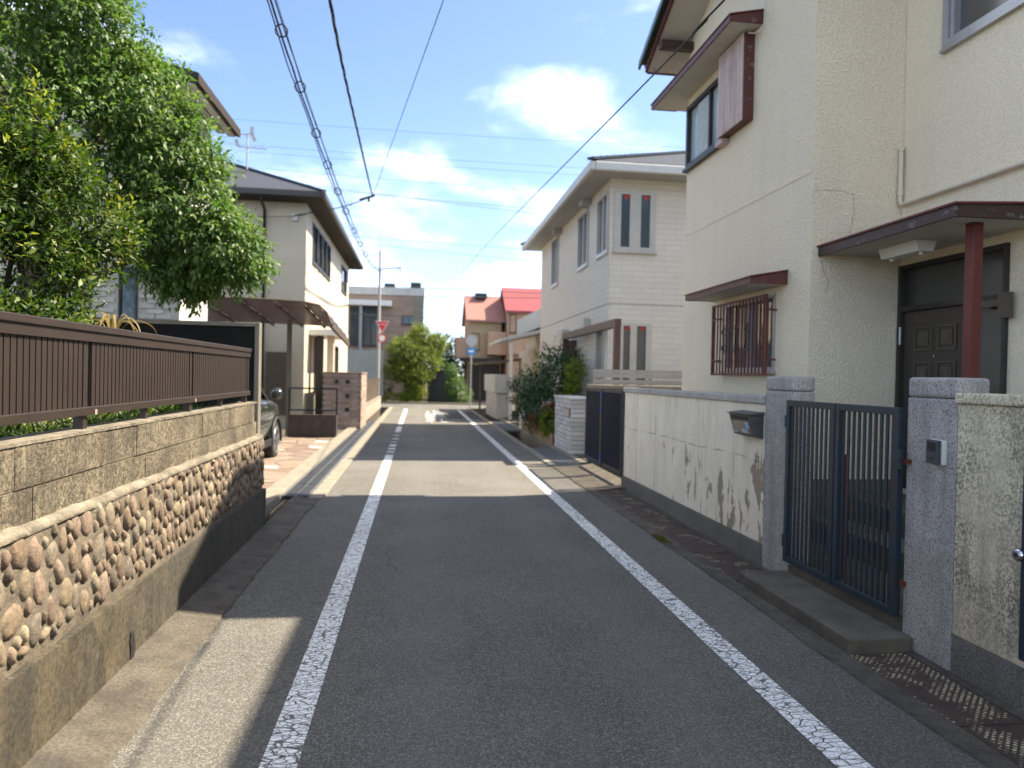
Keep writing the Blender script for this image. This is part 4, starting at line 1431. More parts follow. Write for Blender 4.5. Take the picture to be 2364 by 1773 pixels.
# mailbox on the peeling wall
mbx = thing('mailbox', (2.80, 5.92, 1.06), 'grey steel wall mailbox with slanting lid and stickers on the peeling wall', 'mailbox')
MB().prism([(2.868, 1.065), (2.790, 1.085), (2.735, 1.262), (2.868, 1.262)], 'y', 5.71, 6.10).build('body', 'mailbox', mbx, 0.004)
MB().prism([(2.868, 1.264), (2.728, 1.264), (2.716, 1.272), (2.868, 1.292)], 'y', 5.695, 6.115).build('lid', 'mailbox', mbx, 0.003)
def slope_pt(t, y, off=.003):   # point on the slanting front, t from bottom to top
    a, b = Vector((2.790, y, 1.085)), Vector((2.735, y, 1.262))
    return a.lerp(b, t) + Vector((-.95, 0, -.3)) * off
def slope_quad(name, mat, t0, t1, y0, y1, off, par):
    vs = [slope_pt(t0, y0, off), slope_pt(t0, y1, off), slope_pt(t1, y1, off), slope_pt(t1, y0, off)]
    b = [v + Vector((.006, 0, .002)) for v in vs]
    return MB().add(vs + b, [(0, 1, 2, 3), (4, 7, 6, 5), (0, 4, 5, 1), (1, 5, 6, 2), (2, 6, 7, 3), (3, 7, 4, 0)]).build(name, mat, par)
w_ = slope_quad('window', 'mail_window', .10, .70, 5.745, 6.065, .004, mbx)
slope_quad('slot', 'black_plastic', .76, .92, 5.745, 6.065, .004, mbx)
slope_quad('sticker', 'sticker_blue', .36, .68, 5.76, 5.81, .0075, w_)
slope_quad('sticker', 'sticker_grey', .14, .32, 5.80, 5.92, .0075, w_)
slope_quad('sticker', 'sticker_grey', .11, .20, 6.0, 6.06, .0075, w_)

db = thing('doorbell', (2.85, 3.64, 1.11), 'dark slate doorbell intercom with white back box on the near granite gatepost', 'doorbell')
MB().box(2.838, 2.8635, 3.590, 3.694, 1.112, 1.247).build('back_box', 'offwhite', db, 0.004)
f_ = MB().box(2.815, 2.8375, 3.604, 3.696, 1.114, 1.246).build('face', 'slate_plastic', db, 0.004)
MB().box(2.8125, 2.8148, 3.630, 3.662, 1.135, 1.152).build('button', 'alu_dark', f_)
MB().box(2.8125, 2.8148, 3.622, 3.680, 1.185, 1.232).build('speaker_grille', 'black_plastic', f_)

# moss tuft in the kerb joint
rg3 = np.random.default_rng(18)
n = 700
bs = np.stack([rg3.normal(2.345, .022, n), rg3.normal(6.68, .11, n), np.full(n, 0.008)], 1)
dr = unit(np.stack([rg3.normal(0, .6, n), rg3.normal(0, .6, n), rg3.uniform(.4, 1.0, n)], 1))
v, t, c = leaves(bs, dr, np.tile([[0.3, 0, 1.0]], (n, 1)), rg3.uniform(.015, .035, n), rg3.uniform(.004, .008, n), np.clip(rg3.normal(.5, .2, n), 0, 1))
o = link('moss', np_mesh('moss', v - np.array((2.345, 6.68, 0)), t, 'moss', c), None, (2.345, 6.68, 0))
tag(o, 'small yellowish moss tuft growing in the right kerb joint', 'moss', kind='stuff')

# ================================================================== cream house on the right
hs = thing('cream_house', (5.5, 5.0, 0.1), 'old cream stucco house with red brown awnings and porch on the right', 'house')
HX, HY0, HY1 = 3.70, 6.50, 9.83
up_win = (8.46, 9.80, 4.50, 5.36)
lo_win = (7.16, 8.40, 1.66, 2.47)
EV_Y, EV_Z, SL = 10.27, 6.03, 0.452          # far eave (underside) and roof slope
RID_Y = 7.3
RP = [(10.27, 6.03), (8.78, 6.703), (7.3, 6.75), (5.85, 6.19)]      # underside of the roof, far eave to near eave, flattened out of view for its shadow
def roof_z(y):
    for (a, za), (b, zb) in zip(RP[:-1], RP[1:]):
        if y >= b:
            return za + (zb - za) * (a - y) / (a - b)
    return RP[-1][1] - .386 * (RP[-1][0] - y)
zc = roof_z(HY1)
wall_holes('x', HX, HY0, HY1, 0.62, 6.1, [up_win, lo_win], 0.10, 'stucco', 'front_wall', hs,
           top=[(HY0, 6.1), (HY1, 6.1), (HY1, zc), (8.78, roof_z(8.78)), (RID_Y, roof_z(RID_Y)), (HY0, roof_z(HY0))])
MB().add([(HX, HY0, .62), (4.63, HY0, .62), (4.63, HY0, roof_z(HY0)), (HX, HY0, roof_z(HY0))], [(0, 1, 2, 3)]).build('side_wall', 'stucco', hs)
MB().add([(HX, HY1, .62), (HX, HY1, zc), (9.5, HY1, zc), (9.5, HY1, .62)], [(0, 1, 2, 3)]).build('side_wall', 'stucco', hs)
MB().box(HX + .012, 9.5, HY0 + .012, HY1 - .012, 0.0, 0.618).build('foundation', 'plinth', hs)
up2 = (4.3, 5.95, 4.55, 5.75)
dr_o = (5.19, 6.47, 0.55, 2.68)
wall_holes('x', 4.63, -3.0, HY0 - .002, 0.5, 6.75, [up2, dr_o], 0.10, 'stucco_fine', 'recess_wall', hs)
MB().box(4.64, 9.5, -3.0, HY0, 0.0, 0.5).build('foundation', 'plinth', hs)
MB().add([(4.63, -3, .5), (4.63, -3, 6.75), (9.5, -3, 6.75), (9.5, -3, .5)], [(0, 1, 2, 3)]).add([(9.5, -3, 0), (9.5, -3, 6.75), (9.5, HY1, 6.75), (9.5, HY1, 0)], [(0, 1, 2, 3)]).build('rear_wall', 'stucco_fine', hs)
# thin joint band between the storeys
MB().box(HX - .006, HX + .02, HY0 + .004, HY1 - .003, 3.562, 3.576).build('storey_joint', 'pipe', hs)
# dark interior behind openings
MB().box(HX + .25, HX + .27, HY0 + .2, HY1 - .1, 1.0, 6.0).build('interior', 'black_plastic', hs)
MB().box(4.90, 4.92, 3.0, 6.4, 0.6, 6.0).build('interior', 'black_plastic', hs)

# main roof: verge over the lane, unseen upper part shaped for its shadow, green tiles on the verge
rf = MB()
T = 0.10
y_n = 5.85
prof = RP
under = prof
topp = [(y, z + T) for y, z in reversed(prof)]
rf.prism(under + topp, 'x', 3.23, 9.8)
roof1 = rf.build('roof', 'soffit', hs)
cov = MB()
prof2 = [(EV_Y + .05, EV_Z + T - .02)] + [(y_, z_ + T + .002) for y_, z_ in RP[1:-1]] + [(y_n - .05, roof_z(y_n) + T - .02)]
cov.prism(prof2 + [(y, z + .05) for y, z in reversed(prof2)], 'x', 3.20, 9.85)
link('roof_tiles', cov.mesh('roof_tiles', 'tile_green', origin_of(hs)), roof1)
vb = MB()
vb.prism([(y_, z_ - .012) for y_, z_ in RP] + [(y_, z_ + T) for y_, z_ in reversed(RP)], 'x', 3.195, 3.228)
link('bargeboard', vb.mesh('bargeboard', 'redwood', origin_of(hs)), roof1)
eb = MB().box(3.23, 9.8, EV_Y + .002, EV_Y + .025, EV_Z - .02, EV_Z + T - .025)
link('fascia', eb.mesh('fascia', 'redwood', origin_of(hs)), roof1)
# individual verge tiles stepping up the bargeboard
vt = MB()
vt.prism([(0, 0), (0.27, -0.122 + .0), (0.27, -.075), (0.0, 0.035)], 'x', -.09, .03)
vt.prism([(0.0, -.07), (0.27, -0.192), (0.27, -.12), (0.0, 0.0)], 'x', -.095, -.062)
vtm = vt.mesh('verge_tile', 'tile_green')
ho = origin_of(hs)
y = EV_Y - .20
while y > 8.9:
    link('verge_tile', vtm, roof1, (3.205 - ho.x, y - ho.y, roof_z(y) + T + .055 - ho.z))
    y -= 0.255
MB().box(3.23, HX, 9.66, 9.78, 6.125, 6.235).build('purlin', 'fascia', hs, 0.004)
MB().tube(smooth_path([(3.28, 10.1, 6.03), (3.28, 10.1, 5.97), (3.25, 10.12, 5.945), (3.22, 10.13, 5.96)], 4), .007, 6).build('wire_hook', 'cable', hs)
# unseen roof over the recessed block, eave and length set for its shadow
r2 = MB()
r2.prism([(4.38, 6.60), (6.8, 7.7), (9.8, 6.62), (9.8, 6.74), (6.8, 7.82), (4.38, 6.72)], 'y', -3.5, 6.6)
r2.build('unseen_block_roof', 'tile_green', hs)

def awning(y0, y1, xf, zf, zw, label, th=.055, drop=.05, y1w=None):
    """sloping little roof: soffit, red fascia, sheet top"""
    mb = MB()
    mb.prism([(xf, zf), (HX - .002, zf), (HX - .002, zw - .02), (xf, zf + th * .55)], 'y', y0 + .012, y1 - .012)
    a = mb.build('awning', 'soffit', hs)
    f = MB()
    f.box(xf - .02, xf - .001, y0, y1, zf - .008, zf + th)
    f.prism([(xf - .001, zf - .008), (HX - .003, zf - .008), (HX - .003, zw), (xf - .001, zf + th)], 'y', y0, y0 + .0115)
    f.prism([(xf - .001, zf - .008), (HX - .003, zf - .008), (HX - .003, zw), (xf - .001, zf + th)], 'y', y1 - .0115, y1)
    link('fascia', f.mesh('fascia', 'redwood', ho), a)
    t = MB()
    t.prism([(xf - .032, zf + th + .001), (HX - .004, zw + .002), (HX - .004, zw + .014), (xf - .032, zf + th + .013)], 'y', y0 - .015, y1 + .015)
    link('sheet', t.mesh('sheet', 'redpost', ho), a)
    return a
awning(6.925, 8.72, 3.32, 2.545, 2.675, '')
awning(7.60, 10.30, 3.33, 5.50, 5.64, '', .06)
# wrap of the upper awning round the far corner
MB().box(HX, 4.3, HY1 + .002, 10.29, 5.50, 5.56).build('awning', 'soffit', hs)

# upper window: dark wooden frame, sliding sashes, shutter box of vertical boards
wdw = window(hs, 'x', HX - .01, 8.46, 9.80, 4.50, 5.36, -1, 'alu_dark', 'glass_frost', bars=(9.02,), fw=.055, rec=.07, proud=.03)
MB().box(HX - .005, HX + .02, 9.03, 9.45, 4.57, 5.29).build('curtain', 'curtain', hs)
MB().box(HX - .07, HX - .002, 8.44, 9.825, 4.455, 4.498).build('window_sill', 'alu_dark', hs)
sbx = MB().box(3.575, HX - .001, 7.795, 8.478, 4.505, 5.475).build('shutter_box', 'redwood', hs, 0.004)
for k in range(9):
    a = 7.80 + k * (8.472 - 7.80) / 9
    q = MB().box(3.558, 3.574, a + .006, a + .068, 4.50, 5.47)
    link('board', q.mesh('board', 'shutter', ho), sbx)
q = MB().box(3.556, 3.5615, 7.79, 8.485, 5.44, 5.475)
link('batten', q.mesh('batten', 'shutter', ho), sbx)
MB().box(3.60, HX, 8.42, 8.62, 4.44, 4.50).build('shutter_bracket', 'shutter', hs)
MB().tube(smooth_path([(3.69, 7.57, 5.95), (3.69, 7.57, 5.5), (3.62, 7.62, 5.40), (3.60, 7.75, 5.46), (3.64, 7.80, 5.50)], 5), .006, 6).build('loose_cable', 'offwhite', hs)

# lower window and red iron grille in front of it
window(hs, 'x', HX, lo_win[0], lo_win[1], lo_win[2], lo_win[3], -1, 'alu', 'glass', bars=(7.78,), hbars=(), fw=.04, rec=.08)
MB().box(HX + .10, HX + .115, 7.22, 7.74, 1.72, 2.42).build('curtain', 'curtain', hs)
gr = MB()
gx = 3.585
gr.box(gx - .012, gx + .012, 7.125, 7.15, 1.61, 2.462).box(gx - .012, gx + .012, 8.50, 8.525, 1.61, 2.462)
gr.box(gx - .012, gx + .012, 7.15, 8.50, 1.61, 1.632).box(gx - .012, gx + .012, 7.15, 8.50, 2.44, 2.462)
for y_ in (7.14, 8.51):
    for z_ in (1.78, 2.30):
        gr.box(gx + .012, HX + .02, y_ - .009, y_ + .009, z_ - .009, z_ + .009)
grl = gr.build('window_grille', 'redgrille', hs)
barm = MB().box(-.007, .007, -.007, .007, 1.632, 2.44).mesh('bar', 'redgrille', (0, 0, ho.z))
for k in range(16):
    link('bar', barm, grl, (gx - ho.x, 7.15 + 1.35 * (k + .5) / 16 - ho.y, 0))
for yc in (7.55, 7.85, 8.15):
    sc_ = MB()
    for s_ in (-1, 1):
        for zc_ in (1.93, 2.12):
            sc_.ring((gx - .014, yc + s_ * .032, zc_), (1, 0, 0), .030, .006, 12, 5)
    sc_.box(gx - .02, gx - .008, yc - .005, yc + .005, 1.86, 2.20)
    q = link('scroll', sc_.mesh('scroll', 'alu_dark', ho), grl)
gm = MB().box(gx - .016, gx + .016, 8.30, 8.5, 1.78, 1.795).box(gx - .016, gx + .016, 8.30, 8.5, 2.28, 2.295)
link('rail', gm.mesh('rail', 'redgrille', ho), grl)

# porch canopy with steel post, ceiling light
cp = MB()
cp.box(3.80, 4.625, 4.745, 6.495, 2.772, 2.80)
cp_o = cp.build('porch_canopy', 'soffit', hs)
f = MB()
f.box(3.772, 3.799, 4.72, 6.497, 2.758, 2.842)
f.box(3.80, 4.625, 4.718, 4.744, 2.758, 2.862)
link('fascia', f.mesh('fascia', 'fascia', ho), cp_o)
t = MB()
t.prism([(3.755, 2.843), (4.626, 2.885), (4.626, 2.90), (3.755, 2.858)], 'y', 4.70, 6.498)
link('sheet', t.mesh('sheet', 'redpost', ho), cp_o)
MB().box(4.08, 4.165, 4.91, 4.995, 0.45, 2.771).build('porch_post', 'redpost', hs, 0.006)
lt = MB().prism([(4.12, 2.77), (4.15, 2.675), (4.29, 2.675), (4.32, 2.77)], 'y', 5.60, 6.10).build('ceiling_light', 'offwhite', hs, 0.006)
for y_ in (5.66, 6.04):
    q = MB().cyl((4.22, y_, 2.676), (4.22, y_, 2.655), .018, 8)
    link('lamp_pin', q.mesh('lamp_pin', 'offwhite', ho), lt)
# porch floor and steps
MB().box(3.95, 4.629, 4.7, 6.49, 0.0, 0.50).build('porch_floor', 'step', hs, 0.01)
MB().box(3.60, 3.949, 4.7, 6.49, 0.0, 0.30).build('porch_step', 'step', hs, 0.01)

# front door: frame, transom, panelled leaf, side light
fr_ = MB()
fr_.box(4.60, 4.72, 6.44, 6.486, 0.52, 2.69).box(4.60, 4.72, 5.18, 5.215, 0.52, 2.69).box(4.60, 4.72, 5.215, 6.44, 2.65, 2.69)
fr_.box(4.60, 4.72, 5.215, 6.44, 2.245, 2.29).box(4.60, 4.72, 5.60, 5.64, 0.52, 2.245)
dfr = fr_.build('door_frame', 'alu_dark', hs)
for (a, b, e, f_) in ((5.216, 6.439, 2.291, 2.649), (5.216, 5.599, 0.56, 2.244)):
    q = MB().box(4.675, 4.688, a, b, e, f_)
    link('pane', q.mesh('pane', 'glass_dark', ho), dfr)
dl = MB().box(4.645, 4.69, 5.642, 6.438, 0.53, 2.243).build('door', 'door', hs, 0.004)
for (a, b) in ((6.05, 6.285), (5.745, 5.98)):
    for (e, f_) in ((1.865, 2.09), (1.30, 1.765), (0.70, 1.20)):
        q = MB()
        q.box(4.632, 4.645, a, b, e, e + .016).box(4.632, 4.645, a, b, f_ - .016, f_).box(4.632, 4.645, a, a + .016, e + .016, f_ - .016).box(4.632, 4.645, b - .016, b, e + .016, f_ - .016)
        w2 = .05
        q.box(4.636, 4.645, a + w2, b - w2, e + w2, f_ - w2)
        q.box(4.630, 4.636, a + w2 + .025, b - w2 - .025, e + w2 + .025, f_ - w2 - .025)
        link('raised_panel', q.mesh('raised_panel', 'door_panel', ho), dl)
q = MB().cyl((4.645, 6.015, 1.81), (4.636, 6.015, 1.81), .012, 10)
link('peephole', q.mesh('peephole', 'chrome', ho), dl)
q = MB().box(4.60, 4.645, 5.69, 5.72, 1.15, 1.40)
link('handle', q.mesh('handle', 'chrome', ho), dl)
q = MB().cyl((4.605, 6.445, 1.93), (4.605, 6.445, 2.10), .012, 8)
link('hinge', q.mesh('hinge', 'alu', ho), dl)
MB().box(4.55, 4.598, 5.10, 5.20, 2.09, 2.29).build('closer_box', 'door_panel', hs)
MB().box(4.57, 4.599, 5.20, 5.50, 2.19, 2.245).build('closer_arm', 'door_panel', hs)
MB().add([(4.568, 5.46, 2.215), (4.568, 5.43, 2.245), (4.568, 5.40, 2.215), (4.568, 5.43, 2.185)], [(0, 1, 2, 3)]).build('sticker', 'sign_white', hs)

# window of the recessed block, pipes, hairline cracks
window(hs, 'x', 4.63, up2[0], up2[1], up2[2], up2[3], -1, 'alu', 'glass_dark', bars=(5.12, 5.86), fw=.06, rec=.08, proud=.05)
MB().tube([(4.61, 6.47, 3.83), (4.585, 6.47, 3.83), (4.585, 6.47, 3.32), (4.585, 6.44, 3.275), (4.59, 4.0, 3.27)], .021, 10).build('wall_pipe', 'pipe', hs)
MB().cyl((4.585, 6.47, 3.42), (4.585, 6.47, 3.37), .028, 10).cyl((4.585, 6.47, 3.40), (4.585, 6.47, 3.45), .025, 10).cyl((4.585, 6.47, 3.83), (4.585, 6.47, 3.80), .027, 10).build('pipe_collar', 'pipe', hs)
def crack(pts, wdt=.0021):
    c = MB()
    r_ = random.Random(int(pts[0][0] * 1000))
    P_ = []
    for a, b in zip(pts[:-1], pts[1:]):
        for k in range(6):
            t = k / 6
            P_.append((a[0] + (b[0] - a[0]) * t + r_.uniform(-.006, .006), a[1] + (b[1] - a[1]) * t + r_.uniform(-.006, .006)))
    P_.append(pts[-1])
    for i, (p, q) in enumerate(zip(P_[:-1], P_[1:])):
        d = Vector((q[0] - p[0], q[1] - p[1]))
        nrm = Vector((-d.y, d.x)).normalized() * wdt * r_.uniform(.4, 1.1)
        c.add([(p[0] - nrm.x, HY0 - .0025, p[1] - nrm.y), (p[0] + nrm.x, HY0 - .0025, p[1] + nrm.y), (q[0] + nrm.x, HY0 - .0025, q[1] + nrm.y), (q[0] - nrm.x, HY0 - .0025, q[1] - nrm.y)], [(0, 1, 2, 3)])
    c.build('wall_crack', 'crack', hs)
crack([(3.72, 3.38), (3.95, 3.40), (4.12, 3.37), (4.13, 3.2), (4.10, 3.0), (4.12, 2.88)])
crack([(3.79, 2.76), (3.82, 2.66), (3.88, 2.52), (3.86, 2.40)])

# ================================================================== boundary wall and silver fence behind the folding gate
bw = thing('boundary_wall', (5.0, 12.5, 0.0), 'stained grey wall with pale coping running back behind the folding gate', 'wall')
MB().box(3.0, 9.0, 12.46, 12.58, -0.2, 1.36).build('wall_face', 'plinth', bw)
MB().box(2.97, 9.0, 12.43, 12.60, 1.362, 1.43).build('coping', 'kerb_pale', bw, 0.01)
sf = thing('silver_slat_fence', (4.0, 12.80, 0.06), 'silver grey fence of wide horizontal slats in front of the tiled house', 'fence')
for x in (3.16, 4.20, 5.24, 6.3):
    MB().box(x, x + .05, 12.80, 12.84, 0.06, 1.70).build('post', 'silver', sf)
for z in (1.20, 1.32, 1.44, 1.555, 1.645):
    MB().box(3.14, 7.5, 12.775, 12.799, z, z + (.085 if z < 1.6 else .06)).build('slat', 'silver', sf)

# ================================================================== tiled grey-cream house, second on the right
h2 = thing('tiled_house', (6.5, 19, 0.06), 'grey cream tiled two storey house with hipped slate roof beyond the cream house', 'house')
H2X, H2Y, H2YE = 3.90, 14.69, 23.2
a_w = (3.98, 4.87, 4.19, 5.45)
b_w = (4.17, 4.83, 1.05, 2.71)
wall_holes('y', H2Y, H2X, 9.0, 0.3, 5.80, [a_w, b_w], 0.10, 'h2siding', 'front_wall', h2)
rw = [(14.82, 15.75, 4.20, 5.48), (16.62, 17.70, 4.2, 5.52), (20.28, 21.28, 4.2, 5.6), (14.95, 15.6, 1.0, 2.6), (17.0, 18.0, 1.5, 2.3)]
wall_holes('x', H2X, H2Y, H2YE, 0.3, 5.80, rw, 0.10, 'h2siding', 'lane_wall', h2)
MB().add([(H2X, H2YE, .0), (9, H2YE, .0), (9, H2YE, 5.8), (H2X, H2YE, 5.8)], [(0, 1, 2, 3)]).add([(9, H2Y, 0), (9, H2YE, 0), (9, H2YE, 5.8), (9, H2Y, 5.8)], [(0, 1, 2, 3)]).build('rear_wall', 'h2siding', h2)
MB().box(H2X + .01, 8.99, H2Y + .01, H2YE - .01, 0.0, 0.3).build('foundation', 'concrete', h2)
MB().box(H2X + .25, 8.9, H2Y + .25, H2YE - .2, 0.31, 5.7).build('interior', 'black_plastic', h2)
def narrow_pair(win, panes):
    x0, x1, z0, z1 = win
    f = MB()
    ed = [x0] + [v for p in panes for v in p] + [x1]
    for i in range(0, len(ed), 2):
        f.box(ed[i], ed[i + 1], H2Y - .03, H2Y + .07, z0, z1)
    for p in panes:
        f.box(p[0], p[1], H2Y - .03, H2Y + .07, z0, z0 + .10).box(p[0], p[1], H2Y - .03, H2Y + .07, z1 - .06, z1)
    w_ = f.build('window', 'frame_grey', h2)
    for p in panes:
        q = MB().box(p[0], p[1], H2Y + .02, H2Y + .035, z0 + .10, z1 - .06)
        link('pane', q.mesh('pane', 'glass_blue', origin_of(h2)), w_)
        c = (p[0] + p[1]) / 2 + .03
        q = MB().add([(c - .055, H2Y + .017, z1 - .075), (c + .055, H2Y + .017, z1 - .075), (c, H2Y + .017, z1 - .175)], [(0, 1, 2)])
        link('red_marker', q.mesh('red_marker', 'red_sticker', origin_of(h2)), w_)
    q = MB().box(x0 - .03, x1 + .03, H2Y - .07, H2Y - .001, z0 - .03, z0 - .001)
    link('sill', q.mesh('sill', 'frame_grey', origin_of(h2)), w_)
narrow_pair(a_w, [(4.12, 4.31), (4.545, 4.745)])
narrow_pair(b_w, [(4.225, 4.37), (4.515, 4.715)])
for i, q in enumerate(rw):
    window(h2, 'x', H2X, q[0], q[1], q[2], q[3], -1, 'frame_grey', 'glass', bars=((q[0] + q[1]) / 2,), fw=.06, rec=.08, proud=.04)
for y in (16.72, 20.2):
    MB().box(H2X - .22, H2X - .001, y - .32, y + .10, 5.56, 5.79).build('shutter_head', 'h2soffit', h2)
MB().box(H2X - .16, H2X - .001, 16.3, 16.9, 2.62, 2.92).build('vent_hood', 'frame_grey', h2, 0.01)
MB().box(H2X - .20, H2X - .001, 18.6, 19.1, 2.55, 2.80).build('vent_hood', 'frame_grey', h2, 0.01)
MB().box(H2X - .12, H2X - .001, 17.8, 18.0, 2.45, 2.75).build('meter_box', 'offwhite', h2, 0.01)
MB().box(H2X - .012, H2X + .01, H2Y + .02, H2YE, 3.10, 3.118).build('storey_joint', 'h2soffit', h2)
MB().box(H2X + .02, 9.0, H2Y - .012, H2Y + .01, 3.10, 3.118).build('storey_joint', 'h2soffit', h2)
# eaves and hip roof
ex0, ey0, ey1, ez = 3.30, 14.05, 23.7, 5.70
MB().box(ex0 + .02, 9.7, ey0 + .02, ey1 - .02, ez, ez + .06).build('soffit', 'h2soffit', h2)
gut = MB()
gut.box(ex0, ex0 + .10, ey0, ey1, ez - .02, ez + .16).box(ex0 + .101, 9.75, ey0, ey0 + .10, ez - .02, ez + .16)
gut.build('gutter', 'h2fascia', h2, 0.03, 3)
hr = MB()
zt = ez + .17
hr.add([(ex0 + .02, ey0 + .02, zt), (9.75, ey0 + .02, zt), (9.75, ey1, zt), (ex0 + .02, ey1, zt), (6.5, 17.2, 7.15), (6.5, 20.5, 7.15)],
       [(0, 1, 4), (1, 2, 5, 4), (2, 3, 5), (3, 0, 4, 5), (0, 3, 2, 1)])
r_o = hr.build('roof', 'roof_grey', h2)
rb = MB()
for p, q in (((ex0, ey0, zt), (6.5, 17.2, 7.15)), ((ex0, ey1, zt), (6.5, 20.5, 7.15)), ((9.75, ey0, zt), (6.5, 17.2, 7.15)), ((6.5, 17.2, 7.15), (6.5, 20.5, 7.15))):
    p, q = Vector(p), Vector(q)
    n = int((q - p).length / .25)
    for k in range(n):
        a, b = p.lerp(q, k / n), p.lerp(q, (k + 1.05) / n)
        rb.beam(a + Vector((0, 0, .03)), b + Vector((0, 0, .015)), .16, .05)
link('hip_ridge', rb.mesh('hip_ridge', 'roof_grey', origin_of(h2)), r_o)

# brown gate frame with slatted screen
pg = thing('brown_gate_frame', (3.6, 15.2, 0.06), 'dark brown post and beam gate frame with slatted screen beside the tiled house', 'gate frame')
MB().box(3.55, 3.66, 12.88, 12.99, 0.06, 2.49).build('post', 'brownframe', pg)
MB().box(3.55, 3.66, 17.65, 17.76, 0.06, 2.49).build('post', 'brownframe', pg)
MB().box(3.545, 3.665, 12.87, 17.77, 2.492, 2.64).build('beam', 'brownframe', pg)
for k in range(9):
    MB().box(3.67 + k * .062, 3.72 + k * .062, 17.68, 17.73, 0.06, 2.47).build('slat', 'brownframe', pg)

# white split-stone gate pillar
wp = thing('white_stone_pillar', (3.25, 14.6, 0.05), 'white split stone gate pillar with dark nameplate beside the folding gate', 'pillar')
MB().box(2.985, 3.42, 13.83, 15.43, 0.05, 1.13).build('core', 'joint', wp)
wpo = origin_of(wp)
ba = MB().box(0, .04, -.155, .155, 0, .078).mesh('stone_brick', 'white_stone')
bb = MB().box(-.142, .142, 0, .04, 0, .078).mesh('stone_brick', 'white_stone')
for c_ in range(12):
    z = .055 + c_ * .0885
    for k in range(5):
        if c_ in (8, 9) and k < 2:
            continue
        link('stone_brick', ba, wp, (2.95 - wpo.x + .004 * ((c_ + k) % 3), 13.99 + k * .318 - wpo.y, z - wpo.z))
    for k in range(2 if c_ % 2 else 2):
        link('stone_brick', bb, wp, (3.10 + k * .288 - wpo.x, 13.795 - wpo.y + .004 * ((c_ * 2 + k) % 3), z - wpo.z))
MB().box(2.93, 3.44, 13.775, 15.46, 1.115, 1.155).build('coping', 'white_stone', wp, 0.008)
MB().box(2.938, 2.952, 13.90, 14.40, .77, .92).build('nameplate', 'alu', wp)

# plants along the second plot
def bush(name, loc, label, blobs, mat, ntw, per, L, W, seed, cat='shrub', trunk=None, **kw):
    o = thing(name, loc, label, cat)
    mb = MB()
    if trunk:
        for i, (p, q, r0, r1) in enumerate(trunk):
            limb(mb, p, q, r0, r1, seed * 7 + i, .06, 6)
    else:
        for i, b in enumerate(blobs[:5]):
            limb(mb, (loc[0] + .03 * i, loc[1], loc[2]), b[:3], .022, .008, seed * 7 + i, .05, 5)
    mb.build('trunk' if cat == 'tree' else 'stem', 'bark', o)
    foliage('crown', mat, o, blobs, ntw, per, L, W, seed, **kw)
    return o
bush('evergreen_shrub', (3.35, 17.0, 0.06), 'large dark green shrub growing beside the white stone pillar',
     [(3.2, 17.0, 1.15, .62, 1.0, .62, 1.4), (3.0, 17.8, .75, .55, .9, .5, 1), (3.3, 16.6, 1.65, .45, .6, .42, .8), (3.0, 18.6, 1.3, .45, .7, .5, .8), (2.75, 18.2, 1.15, .4, .5, .4, .6), (3.3, 17.6, 2.0, .3, .4, .4, .4), (3.05, 16.4, .8, .35, .5, .4, .6)],
     'leaf_dark', 2300, 5, .10, .042, 31, shell=.3, up=.3, twig=.22, young=.12)
bush('clipped_bush', (3.05, 15.9, 0.06), 'lime green rounded bush with orange tips in front of the dark shrub',
     [(2.99, 15.95, .50, .24, .34, .30, 1), (3.1, 16.3, .42, .25, .3, .28, .8)], 'leaf_lime', 800, 5, .06, .028, 32, shell=.2, up=.4, twig=.09, young=.2)
bush('red_leaf_bush', (3.1, 16.9, 0.06), 'low red leaved bush between lime bush and dark shrub',
     [(2.95, 17.1, .48, .25, .4, .24, 1), (3.05, 16.1, .80, .16, .2, .07, .5)], 'leaf_red', 420, 5, .07, .03, 33, shell=.3, up=.5, twig=.1, young=.3)
bush('young_maple', (3.35, 15.5, 1.0), 'slender young tree with light green leaves above the white stone pillar',
     [(3.42, 15.6, 1.70, .22, .25, .16, 1), (3.38, 15.5, 1.45, .2, .22, .14, .8), (3.5, 15.6, 1.92, .14, .16, .1, .5), (3.32, 15.5, 1.22, .1, .1, .1, .3)], 'leaf_lime', 260, 5, .08, .035, 34, cat='tree',
     trunk=[((3.38, 15.55, .06), (3.42, 15.6, 1.9), .018, .006)], shell=.35, up=.2, twig=.12, young=.05, base_tint=.4)
pl = thing('timber_edging', (2.98, 17.8, 0.05), 'pale timber plank edging of the planting bed along the right gutter', 'edging')
for k in range(22):
    MB().box(2.905, 2.94, 15.5 + k * .21, 15.5 + k * .21 + .2, 0.05, 0.30 + .02 * ((k * 7) % 3)).build('plank', 'wood_plank', pl)
o = box('white_post', 'white', None, 2.93, 3.05, 20.5, 20.75, 0.0, 0.62, 0.01)
tag(o, 'short white box post at the far end of the planting bed', 'post')

# concrete gate wall further on, with porch canopy behind
cw = thing('concrete_gate_wall', (2.95, 27, 0.0), 'pale concrete gate wall standing before the red roofed houses', 'wall')
MB().box(2.78, 3.35, 25.7, 29.6, 0.0, 0.93).build('lower_wall', 'concrete', cw)
MB().box(2.70, 3.42, 25.6, 29.7, 0.935, 1.60).build('upper_wall', 'concrete', cw, 0.01)
for k in range(5):
    MB().box(2.774, 2.779, 25.72, 29.58, .12 + k * .16, .128 + k * .16).build('joint_line', 'joint', cw)
pc = thing('porch_roof_house', (5.0, 27.5, 0.0), 'low cream house with pale flat porch roof beyond the tiled house', 'house')
MB().box(4.3, 9, 24.6, 31, 0.0, 2.60).build('wall', 'lhouse', pc)
MB().prism([(2.75, 2.72), (4.6, 3.15), (4.6, 3.28), (2.75, 2.82)], 'y', 24.3, 28.5).build('porch_roof', 'h2fascia', pc)
MB().box(3.1, 3.2, 24.6, 24.7, 0.0, 2.79).build('post', 'offwhite', pc)
